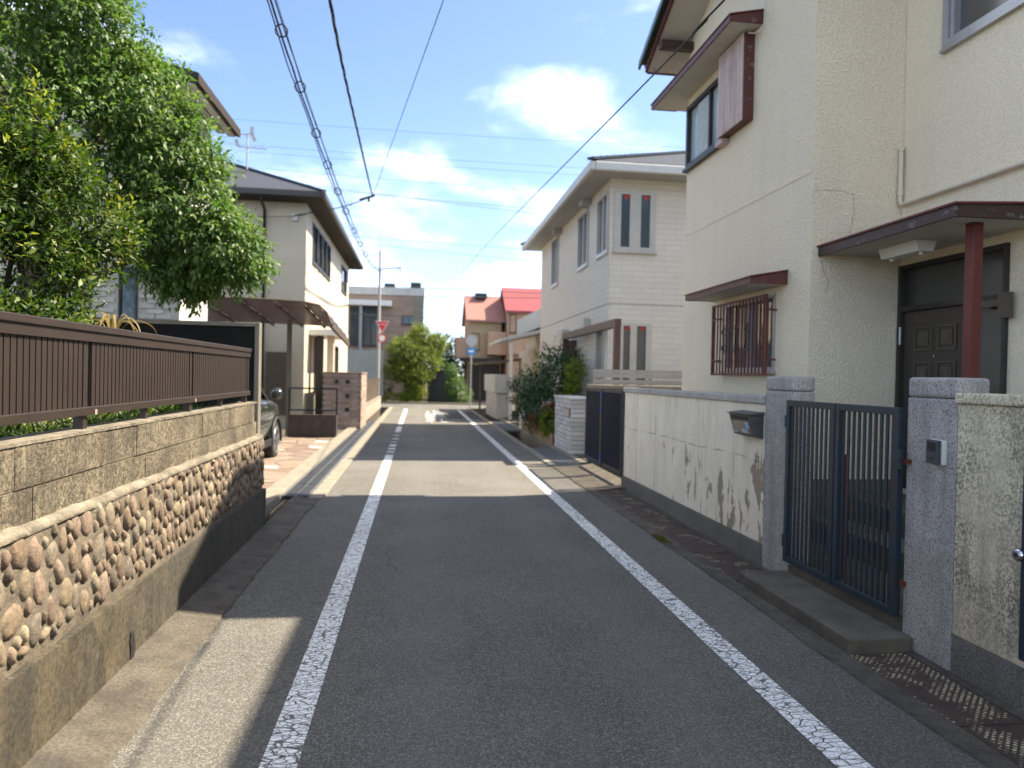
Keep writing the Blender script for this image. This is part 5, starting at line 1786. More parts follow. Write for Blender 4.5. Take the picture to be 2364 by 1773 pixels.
MB().box(4.2, 9, 24.2, 31, 3.30, 3.95).build('balcony', 'pale_panel', pc)
MB().box(4.6, 9, 25.4, 31, 2.61, 3.29).build('upper_wall', 'lhouse', pc)
window(pc, 'y', 24.6, 4.7, 5.7, .5, 2.3, -1, 'frame_grey', 'glass', bars=(5.2,), fw=.06)
gc = thing('garage_canopy', (3.6, 31, 0.0), 'thin sloping grey carport roof beside the right hand sign post', 'canopy')
MB().prism([(2.5, 2.0), (5.5, 2.35), (5.5, 2.45), (2.5, 2.1)], 'y', 30.2, 33.0).build('roof', 'carport_frame', gc)
for x in (2.75, 5.3):
    MB().box(x, x + .08, 32.7, 32.78, 0.02, 2.1 + (x - 2.5) * .11).build('post', 'carport_frame', gc)
for z in (0.95, 1.15, 1.35):
    MB().box(2.83, 5.3, 32.72, 32.76, z, z + .06).build('rail', 'roof_dark', gc)

# ================================================================== left: car, carport, cream house
car = thing('parked_suv', (-3.36, 11.75, 0.05), 'dark olive grey SUV parked on the flagstones before the carport, nose pointing away', 'car')
def car_body():
    st = [  # y, z_low, z_sill, z_belt, z_top, half width low, belt, top
        (-2.28, .48, .55, .95, 1.00, .72, .78, .60), (-2.20, .34, .45, 1.02, 1.08, .82, .86, .70), (-1.6, .28, .36, 1.03, 1.12, .88, .905, .76),
        (-.6, .26, .34, 1.02, 1.10, .89, .91, .78), (.5, .26, .34, 1.00, 1.07, .89, .91, .78), (.95, .26, .35, .99, 1.05, .89, .905, .76),
        (1.35, .28, .38, .97, 1.02, .88, .90, .72), (1.85, .30, .42, .90, .96, .85, .87, .66), (2.14, .33, .45, .80, .86, .76, .78, .58), (2.24, .42, .50, .70, .74, .62, .66, .50)]
    vs, fs = [], []
    for (y, zl, zs_, zb, zt_, wl2, wb, wt) in st:
        half = [(wl2 * .8, zl), (wl2, zs_), (wb, (zs_ + zb) / 2 + .08), (wb * .985, zb), (wt, zt_), (0, zt_ + .025)]
        vs += [(x, y, z) for x, z in half] + [(-x, y, z) for x, z in reversed(half[:-1])]
    n = 11
    for i in range(len(st) - 1):
        for k in range(n):
            a, b = i * n + k, i * n + (k + 1) % n
            fs.append((a, b, b + n, a + n))
    fs.append(tuple(range(n - 1, -1, -1)))
    fs.append(tuple(range((len(st) - 1) * n, len(st) * n)))
    return MB().add(vs, fs, True)
cb = car_body().build('body', 'carpaint', car, local=True)
m_ = cb.modifiers.new('sub', 'SUBSURF'); m_.levels = 2; m_.render_levels = 2
gh = MB()
sec = [(-2.05, 1.05, .72, 1.10, .66), (-1.75, 1.05, .76, 1.56, .60), (-.9, 1.04, .78, 1.64, .62), (0.1, 1.02, .78, 1.60, .60), (.95, 1.00, .76, 1.06, .70)]
vs, fs = [], []
for (y, z0, w0, z1, w1) in sec:
    vs += [(w0 + .06, y, z0), (w1, y, z1), (0, y, z1 + .03), (-w1, y, z1), (-w0 - .06, y, z0)]
for i in range(len(sec) - 1):
    for k in range(4):
        a = i * 5 + k
        fs.append((a, a + 1, a + 6, a + 5))
gh.add(vs, fs, True)
MB().add(vs, fs, True).build('greenhouse', 'glass_dark', car, local=True)
rfm = MB()
vs2 = []
for (y, z0, w0, z1, w1) in sec[1:4]:
    vs2 += [(w1 + .02, y, z1 - .02), (w1 * .9, y, z1 + .03), (0, y, z1 + .05), (-w1 * .9, y, z1 + .03), (-w1 - .02, y, z1 - .02)]
fs2 = [(i * 5 + k, i * 5 + k + 1, i * 5 + k + 6, i * 5 + k + 5) for i in range(2) for k in range(4)]
rfm.add(vs2, fs2, True)
for s_ in (-1, 1):
    rfm.beam((s_ * .62, .1, 1.60), (s_ * .80, .98, 1.0), .07, .05)
    rfm.beam((s_ * .80, -.35, 1.02), (s_ * .63, -.35, 1.62), .08, .04)
    rfm.beam((s_ * .80, -1.45, 1.04), (s_ * .62, -1.5, 1.60), .10, .05)
    rfm.beam((s_ * .78, -2.0, 1.06), (s_ * .61, -1.72, 1.56), .10, .06)
rfm.build('roof', 'carpaint', car, local=True)
for s_ in (-1, 1):
    for yw in (-1.36, 1.32):
        wh = MB()
        R_ = .345
        wh.tube([(s_ * .66, yw, .345 - .05), (s_ * .70, yw, .345 - .05), (s_ * .88, yw, .345 - .05), (s_ * .905, yw, .345 - .05)], [R_ * .93, R_, R_, R_ * .9], 28)
        wo2 = wh.build('wheel', 'rubber', car, local=True)
        rm = MB()
        cxw = s_ * .908
        rm.ring((cxw, yw, .295), (1, 0, 0), .225, .018, 24, 6)
        for k in range(5):
            a = k * 2 * math.pi / 5 + .3
            for d_ in (-.13, .13):
                rm.beam((cxw, yw + math.cos(a) * .04, .295 + math.sin(a) * .04), (cxw, yw + math.cos(a + d_) * .22, .295 + math.sin(a + d_) * .22), .03, .022, (1, 0, 0))
        rm.cyl((cxw - .01 * s_, yw, .295), (cxw + .012 * s_, yw, .295), .05, 12)
        link('rim', rm.mesh('rim', 'rim'), wo2)
        aw = MB()
        pts = [(s_ * .912, yw + math.cos(t) * .385, .30 + math.sin(t) * .385) for t in np.linspace(-.15, math.pi + .15, 16)]
        aw.tube(pts, .028, 6)
        aw.build('wheel_arch', 'black_plastic', car, local=True)
    MB().tube([(s_ * .93, .72, 1.10), (s_ * .99, .74, 1.12), (s_ * 1.06, .74, 1.13), (s_ * 1.10, .73, 1.13)], [.05, .095, .095, .05], 10).build('mirror', 'carpaint', car, local=True)
    MB().box(s_ * .90 - .015, s_ * .90 + .015, -1.0, 1.0, .24, .36).build('sill', 'black_plastic', car, 0.01, local=True)
    MB().obox((s_ * .62, 2.06, .80), (.16, .0, .0), (0, .09, -.01), (0, 0, .055)).build('headlight', 'lamp_glass', car, 0.02, local=True)
    MB().obox((s_ * .70, -2.24, .86), (.13, .0, .0), (0, .03, 0), (0, 0, .10)).build('tail_light', 'sign_red', car, 0.01, local=True)
    for y_ in (-.75, .25):
        MB().box(s_ * .925 - .012, s_ * .925 + .012, y_, y_ + .18, .90, .925).build('door_handle', 'chrome', car, 0.004, local=True)
MB().box(-.45, .45, 2.215, 2.25, .52, .68).build('grille', 'black_plastic', car, 0.01, local=True)
MB().box(-.17, .17, -2.31, -2.30, .66, .83).build('number_plate', 'sign_white', car, local=True)

cpt = thing('carport', (-4.0, 16, 0.03), 'carport with curved smoked polycarbonate roof and bronze frame beside the cream house', 'carport')
rows = [(-5.2, 2.93), (-4.4, 2.96), (-3.6, 2.97), (-2.9, 2.96), (-2.35, 2.94), (-2.02, 2.88), (-1.86, 2.74), (-1.77, 2.50)]
ysp = [15.0, 15.9, 16.8, 17.7, 18.6]
for j in range(len(ysp) - 1):
    for i in range(len(rows) - 1):
        (xa, za), (xb, zb) = rows[i], rows[i + 1]
        n_ = Vector((-(zb - za), 0, xb - xa)).normalized() * .004
        d0, d1 = (ysp[j] - 15) * .065, (ysp[j + 1] - 15) * .065
        v4 = [(xa + .02, ysp[j] + .03, za - d0), (xb - .005, ysp[j] + .03, zb - d0), (xb - .005, ysp[j + 1] - .03, zb - d1), (xa + .02, ysp[j + 1] - .03, za - d1)]
        MB().add([Vector(p) - n_ for p in v4] + [Vector(p) + n_ for p in v4], [(0, 1, 2, 3), (4, 7, 6, 5), (0, 4, 5, 1), (1, 5, 6, 2), (2, 6, 7, 3), (3, 7, 4, 0)]).build('roof_panel', 'carport_poly', cpt)
for y in ysp:
    MB().tube([(x, y, z + .02 - (y - 15) * .065) for x, z in rows], .028, 6).build('rib', 'carport_frame', cpt)
for x, z in ((-1.77, 2.50), (-5.2, 2.93)):
    MB().beam((x, 15.0, z), (x, 18.6, z - .234), .07, .09).build('edge_beam', 'carport_frame', cpt)
for i in (1, 2, 3, 4):
    x, z = rows[i]
    MB().beam((x, 15.0, z - .04), (x, 18.6, z - .274), .05, .05).build('purlin', 'carport_frame', cpt)
for y in (15.4, 17.5):
    for x in (-3.02, -5.1):
        if y < 16 and x > -4:
            continue
        MB().box(x - .05, x + .05, y - .05, y + .05, 0.03, 2.76).build('post', 'beige_trim', cpt)

lw = thing('low_dark_wall', (-2.4, 17.1, 0.0), 'low dark stained wall with black railing between carport and brick gate wall', 'wall')
MB().box(-2.93, -1.85, 17.0, 17.16, 0.0, 0.57).build('wall_face', 'darkwall', lw, 0.006)
rl = thing('black_railing', (-2.4, 17.1, 0.57), 'black metal railing frame on the low dark wall', 'railing')
for x in (-2.92, -1.86):
    MB().box(x - .02, x + .02, 17.06, 17.10, 0.57, 1.17).build('post', 'black_navy', rl)
for z in (0.65, 1.15):
    MB().box(-2.90, -1.88, 17.065, 17.095, z, z + .035).build('rail', 'black_navy', rl)

bg_ = thing('brick_gate_wall', (-2.05, 20.5, 0.0), 'tan brick gate wall with small square holes blacked in, left of the lane', 'wall')
# two faces of bricks round a core; four openings shown by black blocks for their shade
MB().box(-2.54, -1.56, 19.84, 21.8, 0.0, 1.52).build('core', 'joint', bg_)
bgo = origin_of(bg_)
fb = MB().box(-.118, .118, 0, .04, 0, .068).mesh('brick', 'brick_tan')
fsd = MB().box(0, .04, -.118, .118, 0, .068).mesh('brick', 'brick_tan')
holes = [(-2.17, 1.30), (-1.885, 1.30), (-1.885, .915), (-1.885, .55)]
for c_ in range(20):
    z = .01 + c_ * .0755
    for k in range(5 if c_ % 2 else 4):
        x = -2.44 + k * .245 + (0 if not c_ % 2 else -.06) + .06
        if x > -1.6:
            continue
        link('brick', fb, bg_, (min(max(x, -2.42), -1.68) - bgo.x, 19.80 - bgo.y, z - bgo.z))
    for k in range(8):
        link('brick', fsd, bg_, (-1.56 - bgo.x, 19.97 + k * .245 - (.05 if c_ % 2 else 0) - bgo.y, z - bgo.z))
MB().box(-2.56, -1.50, 19.78, 21.82, 1.522, 1.56).build('coping', 'brick_pink', bg_, 0.006)
for hx, hz in holes:
    MB().box(hx - .05, hx + .05, 19.785, 19.80, hz - .05, hz + .05).build('hole_shade', 'black_plastic', bg_)
sf2 = thing('low_brick_fence', (-1.7, 28, 0.0), 'low pinkish brick wall carrying a grey brown slat fence toward the junction', 'fence')
MB().box(-1.85, -1.66, 23.0, 33.0, 0.0, 0.50).build('wall_face', 'brick_pink', sf2)
MB().box(-1.87, -1.64, 23.0, 33.0, 0.502, 0.54).build('coping', 'kerb_pale', sf2)
fso = origin_of(sf2)
slm = MB().box(-.012, .012, -.05, .05, .58, 1.30).mesh('slat', 'carport_frame', (0, 0, 0))
for k in range(88):
    link('slat', slm, sf2, (-1.75 - fso.x, 23.1 + k * .112 - fso.y, 0))
for z in (.55, 1.30):
    MB().box(-1.775, -1.725, 23.0, 33.0, z, z + .03).build('rail', 'carport_frame', sf2)

lh = thing('cream_two_storey_house', (-6, 25, 0.02), 'cream two storey house with grey hipped roof and dark gutters on the left', 'house')
LX, LY = -3.0, 19.6
lwins = [(20.7, 21.6, 4.60, 5.72), (21.75, 22.6, 4.60, 5.72), (22.75, 23.6, 4.60, 5.72), (23.75, 24.7, 4.6, 5.72), (28.3, 30.2, 4.7, 5.7), (21.4, 22.2, 1.0, 2.6), (26.0, 27.6, 0.4, 2.5)]
wall_holes('x', LX, LY, 31.2, 0.2, 6.0, lwins, -0.10, 'lhouse', 'lane_wall', lh)
fw_ = [(-5.2, -4.4, .9, 2.3)]
wall_holes('y', LY, -10, LX, 0.2, 6.0, fw_, 0.10, 'lhouse', 'front_wall', lh)
MB().add([(-10, 31.2, 0), (LX, 31.2, 0), (LX, 31.2, 6), (-10, 31.2, 6)], [(0, 1, 2, 3)]).add([(-10, LY, 0), (-10, 31.2, 0), (-10, 31.2, 6), (-10, LY, 6)], [(0, 1, 2, 3)]).build('rear_wall', 'lhouse', lh)
MB().box(-9.99, LX - .01, LY + .01, 31.19, 0.0, 0.2).build('foundation', 'concrete', lh)
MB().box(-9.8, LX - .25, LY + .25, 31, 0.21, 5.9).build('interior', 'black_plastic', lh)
for q in lwins:
    window(lh, 'x', LX, q[0], q[1], q[2], q[3], 1, 'alu_dark', 'glass', bars=(), fw=.06, rec=.08, proud=.03)
for q in fw_:
    window(lh, 'y', LY, q[0], q[1], q[2], q[3], -1, 'alu_dark', 'glass', bars=((q[0] + q[1]) / 2,), fw=.06)
MB().box(-10.5, -2.52, 19.02, 31.8, 5.98, 6.06).build('soffit', 'roof_dark', lh)
gut = MB().box(-2.56, -2.44, 18.95, 31.9, 6.0, 6.16).box(-10.6, -2.561, 18.95, 19.06, 6.0, 6.16)
gut.build('gutter', 'alu_dark', lh, 0.02)
hr = MB()
zt = 6.165
hr.add([(-10.6, 18.97, zt), (-2.46, 18.97, zt), (-2.46, 31.9, zt), (-10.6, 31.9, zt), (-6.5, 23.0, 8.0), (-6.5, 27.8, 8.0)],
       [(0, 1, 4), (1, 2, 5, 4), (2, 3, 5), (3, 0, 4, 5), (0, 3, 2, 1)])
r_o = hr.build('roof', 'roof_grey', lh)
rb = MB()
for p, q in (((-2.5, 19.0, zt), (-6.5, 23.0, 8.0)), ((-10.5, 19.0, zt), (-6.5, 23.0, 8.0)), ((-6.5, 23, 8.0), (-6.5, 27.8, 8.0))):
    p, q = Vector(p), Vector(q)
    n = int((q - p).length / .25)
    for k in range(n):
        a, b = p.lerp(q, k / n), p.lerp(q, (k + 1.05) / n)
        rb.beam(a + Vector((0, 0, .03)), b + Vector((0, 0, .015)), .16, .05)
link('hip_ridge', rb.mesh('hip_ridge', 'roof_grey', origin_of(lh)), r_o)
MB().tube([(-4.05, 19.1, 6.0), (-4.05, 19.1, 5.9), (-4.05, 19.52, 5.75), (-4.05, 19.54, 0.3)], .04, 8).build('downpipe', 'alu_dark', lh)
MB().box(-3.38, -3.22, 19.52, 19.598, 5.50, 5.68).build('junction_box', 'frame_grey', lh)
MB().box(-3.95, -3.40, 19.50, 19.599, 0.4, 2.05).build('timber_panel', 'carport_frame', lh)
# entrance columns and canopy on the lane side
for x, mt in ((-2.75, 'alu_dark'), (-2.45, 'lhouse')):
    MB().box(x - .09, x + .09, 20.6, 20.9, 0.02, 2.55).build('porch_column', mt, lh)
MB().box(-2.995, -2.2, 20.3, 23.0, 2.56, 2.72).build('porch_canopy', 'offwhite', lh)
an = thing('tv_antenna', (-4.85, 21.0, 7.2), 'rooftop television antenna mast on the cream two storey house', 'antenna')
MB().cyl((-4.85, 21, 7.15), (-4.85, 21, 8.15), .022, 8).build('mast', 'pole', an)
MB().beam((-5.25, 21.0, 8.08), (-4.72, 20.9, 8.12), .022, .022).build('boom', 'pole', an)
MB().beam((-5.1, 21.0, 7.78), (-4.3, 20.9, 7.72), .022, .022).build('boom', 'pole', an)
for k in range(5):
    x = -5.2 + k * .1
    MB().beam((x, 20.85, 8.09), (x, 21.1, 8.09), .012, .012).build('element', 'pole', an)
for k in range(7):
    x = -5.05 + k * .115
    MB().beam((x, 20.80, 7.76), (x, 21.15, 7.76), .012, .012).build('element', 'pole', an)
for s_ in (-1, 1):
    MB().beam((-4.72, 20.9, 8.12), (-4.66 - .04 * s_, 20.9, 8.12 + .2 * s_), .012, .10).build('reflector', 'pole', an)
MB().beam((-5.1, 21, 7.78), (-5.16, 21.0, 7.98), .012, .1).build('reflector', 'pole', an)

# white brick house behind the trees with a brown roof
wb = thing('white_brick_house', (-5.5, 12.5, 0.03), 'white brick house with brown overhanging roof half hidden behind the tall tree', 'house')
wh_ = [(-4.28, -4.02, 1.6, 3.0)]
wall_holes('y', 11.0, -10, -3.45, 0.0, 5.0, wh_, 0.10, 'whitebrick', 'front_wall', wb)
window(wb, 'y', 11.0, -4.28, -4.02, 1.6, 3.0, -1, 'alu_dark', 'glass', fw=.03)
MB().add([(-3.45, 11, 0), (-3.45, 12.4, 0), (-3.45, 12.4, 5.4), (-3.45, 11, 5.4)], [(0, 1, 2, 3)]).build('side_wall', 'whitebrick', wb)
wbo = origin_of(wb)
brm = MB().box(-.105, .105, 0, .022, 0, .062).mesh('brick', 'whitebrick')
nb = 0
for c_ in range(24):
    for k in range(11):
        x = -5.55 + k * .222 + (.11 if c_ % 2 else 0)
        z = 1.75 + c_ * .074
        if x > -3.56 or (-4.40 < x < -3.90 and z < 3.05):
            continue
        if nb < 295:
            link('brick', brm, wb, (x - wbo.x, 10.978 - wbo.y + .003 * ((c_ * 3 + k * 5) % 4), z - wbo.z))
            nb += 1
rr_ = MB()
rr_.prism([(-3.0, 5.40), (-7.0, 6.45), (-7.0, 6.60), (-3.0, 5.53)], 'y', 10.2, 12.5)
rfo = rr_.build('roof', 'roof_dark', wb)
for k in range(5):
    x_ = -3.12 - k * .17
    z_ = 5.40 + (-3.0 - x_) * .2625 - .03
    q = MB().box(x_ - .055, x_ + .055, 10.28, 12.42, z_ - .02, z_ + .02)
    link('roof_louvre', q.mesh('roof_louvre', 'frame_grey', origin_of(wb)), rfo)
MB().prism([(-3.45, 5.0), (-10, 5.0), (-10, 6.3), (-7, 6.3), (-3.45, 5.45)], 'y', 11.0, 11.2).build('gable_wall', 'whitebrick', wb)

# ================================================================== far end: junction, poles, signs, trees, buildings
up_ = thing('utility_pole', (-1.82, 33.2, 0.0), 'slender grey utility pole at the far left corner of the junction', 'pole')
MB().tube([(-1.82, 33.2, 0.0), (-1.82, 33.2, 4.0), (-1.82, 33.2, 7.1)], [.085, .07, .05], 10).build('shaft', 'pole_concrete', up_)
MB().beam((-1.85, 33.2, 6.25), (-0.85, 33.2, 6.36), .05, .06).build('cross_arm', 'pole', up_)
MB().tube(smooth_path([(-1.75, 33.2, 6.2), (-1.4, 33.2, 5.95), (-.95, 33.2, 6.3)], 6), .015, 6).build('brace_loop', 'cable', up_)
MB().beam((-2.35, 33.2, 6.85), (-1.85, 33.2, 6.95), .03, .04).build('cross_arm', 'pole', up_)
MB().cyl((-.87, 33.2, 6.30), (-.87, 33.2, 6.12), .05, 8).build('insulator', 'offwhite', up_)
ss = thing('stop_sign', (-1.65, 32.9, 3.3), 'red inverted triangle stop sign with white lettering on the far left pole', 'sign')
tri = [(-1.96, 3.90), (-1.35, 3.90), (-1.655, 3.36)]
MB().prism(tri, 'y', 32.99, 33.0).build('plate', 'sign_white', ss)
tri2 = [(-1.925, 3.878), (-1.385, 3.878), (-1.655, 3.40)]
MB().prism(tri2, 'y', 32.984, 32.989).build('face', 'sign_red', ss)
text_mesh('\u6b62\u307e\u308c', 'sign_white', (1, 0, 0), (0, 0, 1), (-1.83, 32.98, 3.70), .35, .11, 'lettering', ss)
MB().box(-1.82, -1.60, 33.0, 33.1, 3.70, 3.75).build('bracket', 'pole', ss)
rs_ = thing('round_sign', (-1.64, 32.95, 2.9), 'small round red and white sign below the stop sign', 'sign')
MB().cyl((-1.66, 33.0, 3.13), (-1.66, 32.985, 3.13), .19, 24).build('plate', 'sign_red', rs_)
MB().cyl((-1.66, 32.984, 3.13), (-1.66, 32.978, 3.13), .135, 24).build('face', 'sign_white', rs_)
MB().box(-1.80, -1.60, 33.0, 33.1, 3.1, 3.14).build('bracket', 'pole', rs_)
rp = thing('sign_post', (2.38, 33.0, 0.0), 'grey sign post at the far right corner with round disc and blue plate', 'sign post')
MB().cyl((2.37, 33.0, 0.0), (2.37, 33.0, 3.40), .035, 10).build('shaft', 'pole', rp)
MB().cyl((2.37, 32.965, 3.12), (2.37, 32.95, 3.12), .26, 24).build('round_disc', 'sign_back', rp)
MB().box(2.16, 2.57, 32.95, 32.965, 2.48, 2.80).build('blue_plate', 'sign_blue', rp)
MB().prism([(2.24, 2.60), (2.40, 2.60), (2.40, 2.56), (2.50, 2.64), (2.40, 2.72), (2.40, 2.68), (2.24, 2.68)], 'y', 32.944, 32.949).build('arrow', 'sign_white', rp)

fb_ = thing('brown_apartment_block', (-4, 44, 0.03), 'brown tiled flat roofed block with pale parapet behind the far trees', 'building')
bwins = [(-3.92, -3.40, 3.1, 5.28), (-3.22, -2.25, 3.1, 5.35), (-1.03, -.15, 4.38, 4.90), (-1.0, -.2, 1.6, 2.6)]
wall_holes('y', 42, -9, .22, 0.0, 6.05, bwins, 0.12, 'bldg_brown', 'front_wall', fb_)
MB().add([(.22, 42, 0), (.22, 50, 0), (.22, 50, 6.05), (.22, 42, 6.05)], [(0, 1, 2, 3)]).build('side_wall', 'bldg_brown', fb_)
MB().box(-9, .26, 41.95, 50, 6.052, 6.48).build('parapet', 'concrete', fb_)
MB().box(-.35, .235, 41.97, 42.0, 0.0, 6.05).build('corner_strip', 'beige_trim', fb_)
MB().box(-4.4, -1.6, 41.5, 41.99, 5.38, 5.68).build('canopy', 'offwhite', fb_)
MB().box(-3.39, -3.23, 41.7, 41.99, 0.0, 5.379).build('column', 'pale_panel', fb_)
for q in bwins:
    window(fb_, 'y', 42, q[0], q[1], q[2], q[3], -1, 'alu_dark', 'glass', bars=((q[0] + q[1]) / 2,), fw=.06)
MB().box(-2.05, -1.45, 42.3, 43, 6.481, 6.75).build('roof_unit', 'roofbox', fb_)
MB().box(-.55, .05, 42.3, 43, 6.481, 6.85).build('roof_unit', 'roofbox', fb_)
MB().box(-9, -4.6, 43, 46, 6.481, 8.0).build('stair_tower', 'offwhite', fb_)
sp = thing('pale_screen_fence', (-3, 35, 0.0), 'pale translucent panel screen behind the far left pole', 'screen')
for k in range(5):
    MB().box(-4.6 + k * .56, -4.08 + k * .56, 38.4, 38.44, 0.1, 2.75).build('panel', 'pale_panel', sp)
    MB().box(-4.64 + k * .56, -4.60 + k * .56, 38.38, 38.46, 0.05, 2.80).build('post', 'pole', sp)

# far trees
bush('street_tree', (-.6, 38.6, 0.03), 'olive green bushy tree at the end of the lane below the brown block',
     [(-.55, 38.6, 2.6, 1.05, 1.0, .9, 1.6), (.3, 38.9, 2.3, .85, .9, .8, 1.2), (-.9, 38.5, 1.8, .8, .8, .6, 1), (-.2, 38.4, 1.5, .7, .7, .5, .9), (.1, 38.8, 3.5, .5, .6, .6, .6), (1.0, 39.1, 3.2, .3, .4, .5, .4), (-.2, 38.4, .7, .4, .5, .4, .4)],
     'leaf_olive', 5200, 5, .15, .065, 41, cat='tree', trunk=[((-.6, 38.6, 0), (-.5, 38.6, 1.9), .08, .04), ((-.5, 38.6, 1.0), (.4, 38.8, 2.4), .05, .02), ((-.5, 38.6, 1.2), (.1, 38.8, 3.4), .05, .02)], shell=.3, up=.2, twig=.3, young=.15)
bush('yellow_hedge', (-.7, 38.0, 0.03), 'low yellow green hedge at the foot of the street tree',
     [(-1.2, 38.0, .25, .6, .3, .28, 1), (-.4, 38.0, .28, .6, .3, .3, 1), (.15, 38.0, .55, .35, .3, .42, .8)], 'leaf_lime', 800, 5, .10, .045, 42, shell=.25, up=.5, twig=.12, base_tint=.45)
bush('dark_backdrop_tree', (1.6, 44, 0.03), 'dark green tree standing behind the far gate',
     [(1.5, 44, 2.8, 1.0, 1.0, 1.2, 1), (2.2, 44, 2.0, .9, 1, 1.1, 1), (1.0, 45, 2.2, 1.0, 1, 1.2, .8), (-2.4, 44.5, 1.4, .1, .1, .1, .01)], 'leaf_dark', 1300, 5, .2, .09, 43, cat='tree',
     trunk=[((1.6, 44, 0), (1.6, 44, 2.6), .09, .04)], shell=.3, twig=.3)
bush('corner_shrub', (2.1, 38.3, 0.03), 'green shrub at the far right corner beside the sign post',
     [(1.95, 38.3, .95, .45, .5, .6, 1), (2.3, 38.4, .5, .5, .5, .42, 1), (1.7, 38.3, 1.7, .22, .3, .4, .4)], 'leaf_tree', 800, 5, .12, .055, 44, shell=.3, twig=.2, young=.2)
bush('hedge_behind_pole', (-2.4, 39.5, 0.03), 'dark hedge in the gap left of the street tree',
     [(-1.9, 39.3, .9, .5, .4, .9, 1), (-2.6, 39.5, 1.6, .5, .4, .5, .6), (-3.3, 38.0, .8, .45, .3, .7, .6)], 'leaf_dark', 700, 5, .12, .05, 45, shell=.25, twig=.18)
dg_ = thing('dark_far_gate', (1.25, 39.6, 0.03), 'dark panel gate at the end of the lane between tree and shrub', 'gate')
for k in range(6):
    MB().box(.55 + k * .25, .78 + k * .25, 39.6, 39.65, 0.1, 1.75).build('board', 'dark_gate', dg_)
MB().box(.5, 2.1, 39.66, 39.70, 0.03, 1.8).build('backing', 'dark_gate', dg_)

# red roofed houses
def gable_house(name, label, x0, x1, y0, y1, ze, zr, wall, roof, over=.3):
    o = thing(name, ((x0 + x1) / 2, (y0 + y1) / 2, 0.03), label, 'house')
    ym = (y0 + y1) / 2
    MB().box(x0, x1, y0, y1, 0.03, ze).build('wall', wall, o)
    MB().prism([(y0, ze), (y1, ze), (ym, zr)], 'x', x0 + .01, x1 - .01).build('gable', wall, o)
    mb = MB()
    sl_ = (zr - ze) / (ym - y0)
    mb.prism([(y0 - over, ze - over * sl_), (ym, zr), (y1 + over, ze - over * sl_), (y1 + over, ze - over * sl_ + .12), (ym, zr + .13), (y0 - over, ze - over * sl_ + .12)], 'x', x0 - over * .6, x1 + over * .6)
    mb.build('roof', roof, o)
    return o
ra = gable_house('salmon_roof_house', 'far house with salmon tiled roof and orange balconies', 2.85, 4.75, 42.0, 46.0, 4.85, 6.25, 'ochre_wall', 'roof_red')
MB().box(2.15, 2.84, 42.2, 44, 2.55, 3.75).build('balcony', 'orange_wall', ra)
MB().box(3.9, 5.3, 41.2, 41.99, 2.75, 4.05).build('balcony', 'orange_wall', ra, 0.02)
MB().box(2.4, 4.75, 41.4, 41.99, 2.35, 2.55).build('canopy', 'roof_dark', ra)
MB().box(2.9, 4.7, 41.95, 41.99, .1, 2.2).build('garage_door', 'roof_dark', ra)
window(ra, 'y', 42.0, 3.0, 3.5, 3.0, 4.0, -1, 'alu_dark', 'glass', fw=.05)
MB().box(3.3, 4.0, 43.4, 44.2, 6.2, 6.5).build('roof_unit', 'roofbox', ra)
MB().cyl((4.2, 44, 6.2), (4.2, 44, 8.6), .02, 6).beam((3.9, 44, 8.5), (4.6, 44, 8.5), .03, .03).build('antenna', 'pole', ra)
rb_ = gable_house('crimson_roof_house', 'far house with crimson metal roof and orange walls', 5.0, 9.0, 41.0, 45.0, 5.35, 6.70, 'orange_wall', 'roof_crimson')
window(rb_, 'y', 41.0, 5.1, 5.5, 4.0, 5.1, -1, 'alu_dark', 'glass', fw=.05)
window(rb_, 'y', 41.0, 5.9, 6.3, 3.9, 5.0, -1, 'offwhite', 'glass', fw=.05)
MB().box(6.1, 9.0, 40.2, 40.99, 3.1, 4.1).build('balcony', 'pale_panel', rb_)
MB().box(5.0, 6.0, 40.4, 40.99, 2.8, 3.9).build('balcony', 'orange_wall', rb_)

# distant skyline filler: wooded ridge that reads as one mass
rgx = random.Random(77)
bl = [(-40 + i * 4 + rgx.uniform(-1, 1), 75 + rgx.uniform(-5, 8), 1.5 + rgx.uniform(0, 1.5), 3.2, 3, 2.2 + rgx.uniform(0, 1.2), 1) for i in range(22)]
dw = thing('distant_trees', (0, 75, 0.03), 'far off wooded strip behind the houses at the end of the lane', 'trees')
tag(dw, kind='stuff')
foliage('foliage', 'leaf_dark', dw, bl, 2600, 4, .55, .3, 51, shell=.25, twig=.6)

# ================================================================== overhead cables
ap_ = [(-1.8, -12, 8.2), (-1.8, 2.0, 6.75), (-1.8, 8.89, 5.96), (-1.8, 10.94, 5.76), (-1.8, 14.2, 5.56), (-1.8, 18.0, 5.45), (-1.8, 22.0, 5.44), (-1.8, 26.6, 5.58), (-1.8, 30.5, 5.95), (-1.8, 33.15, 6.25)]
bc = thing('bundled_cable', (-1.8, 10, 5.8), 'black telephone cable bundle hung in spiral rings along the left of the lane', 'cable')
pth = smooth_path(ap_, 10)
MB().tube([p + Vector((0, 0, -.09 - .012 * math.sin(i * .9))) for i, p in enumerate(pth)], .014, 6).build('main_cable', 'cable', bc)
MB().tube([p + Vector((.05, 0, -.06 + .02 * math.sin(i * .55))) for i, p in enumerate(pth)], .009, 6).build('side_cable', 'cable', bc)
MB().tube([p + Vector((-.03, 0, -.12 + .03 * math.sin(i * .4 + 1))) for i, p in enumerate(pth)], .009, 6).build('side_cable', 'cable', bc)
MB().tube([p + Vector((.035, 0, .02)) for p in pth], .005, 5).build('messenger_wire', 'cable', bc)
def at_y(y):
    for a, b in zip(pth[:-1], pth[1:]):
        if a.y <= y <= b.y:
            return a.lerp(b, (y - a.y) / (b.y - a.y))
    return pth[-1]
rgm = MB().ring((0, 0, 0), (0, 1, .25), .075, .010, 16, 6).mesh('ring', 'cable')
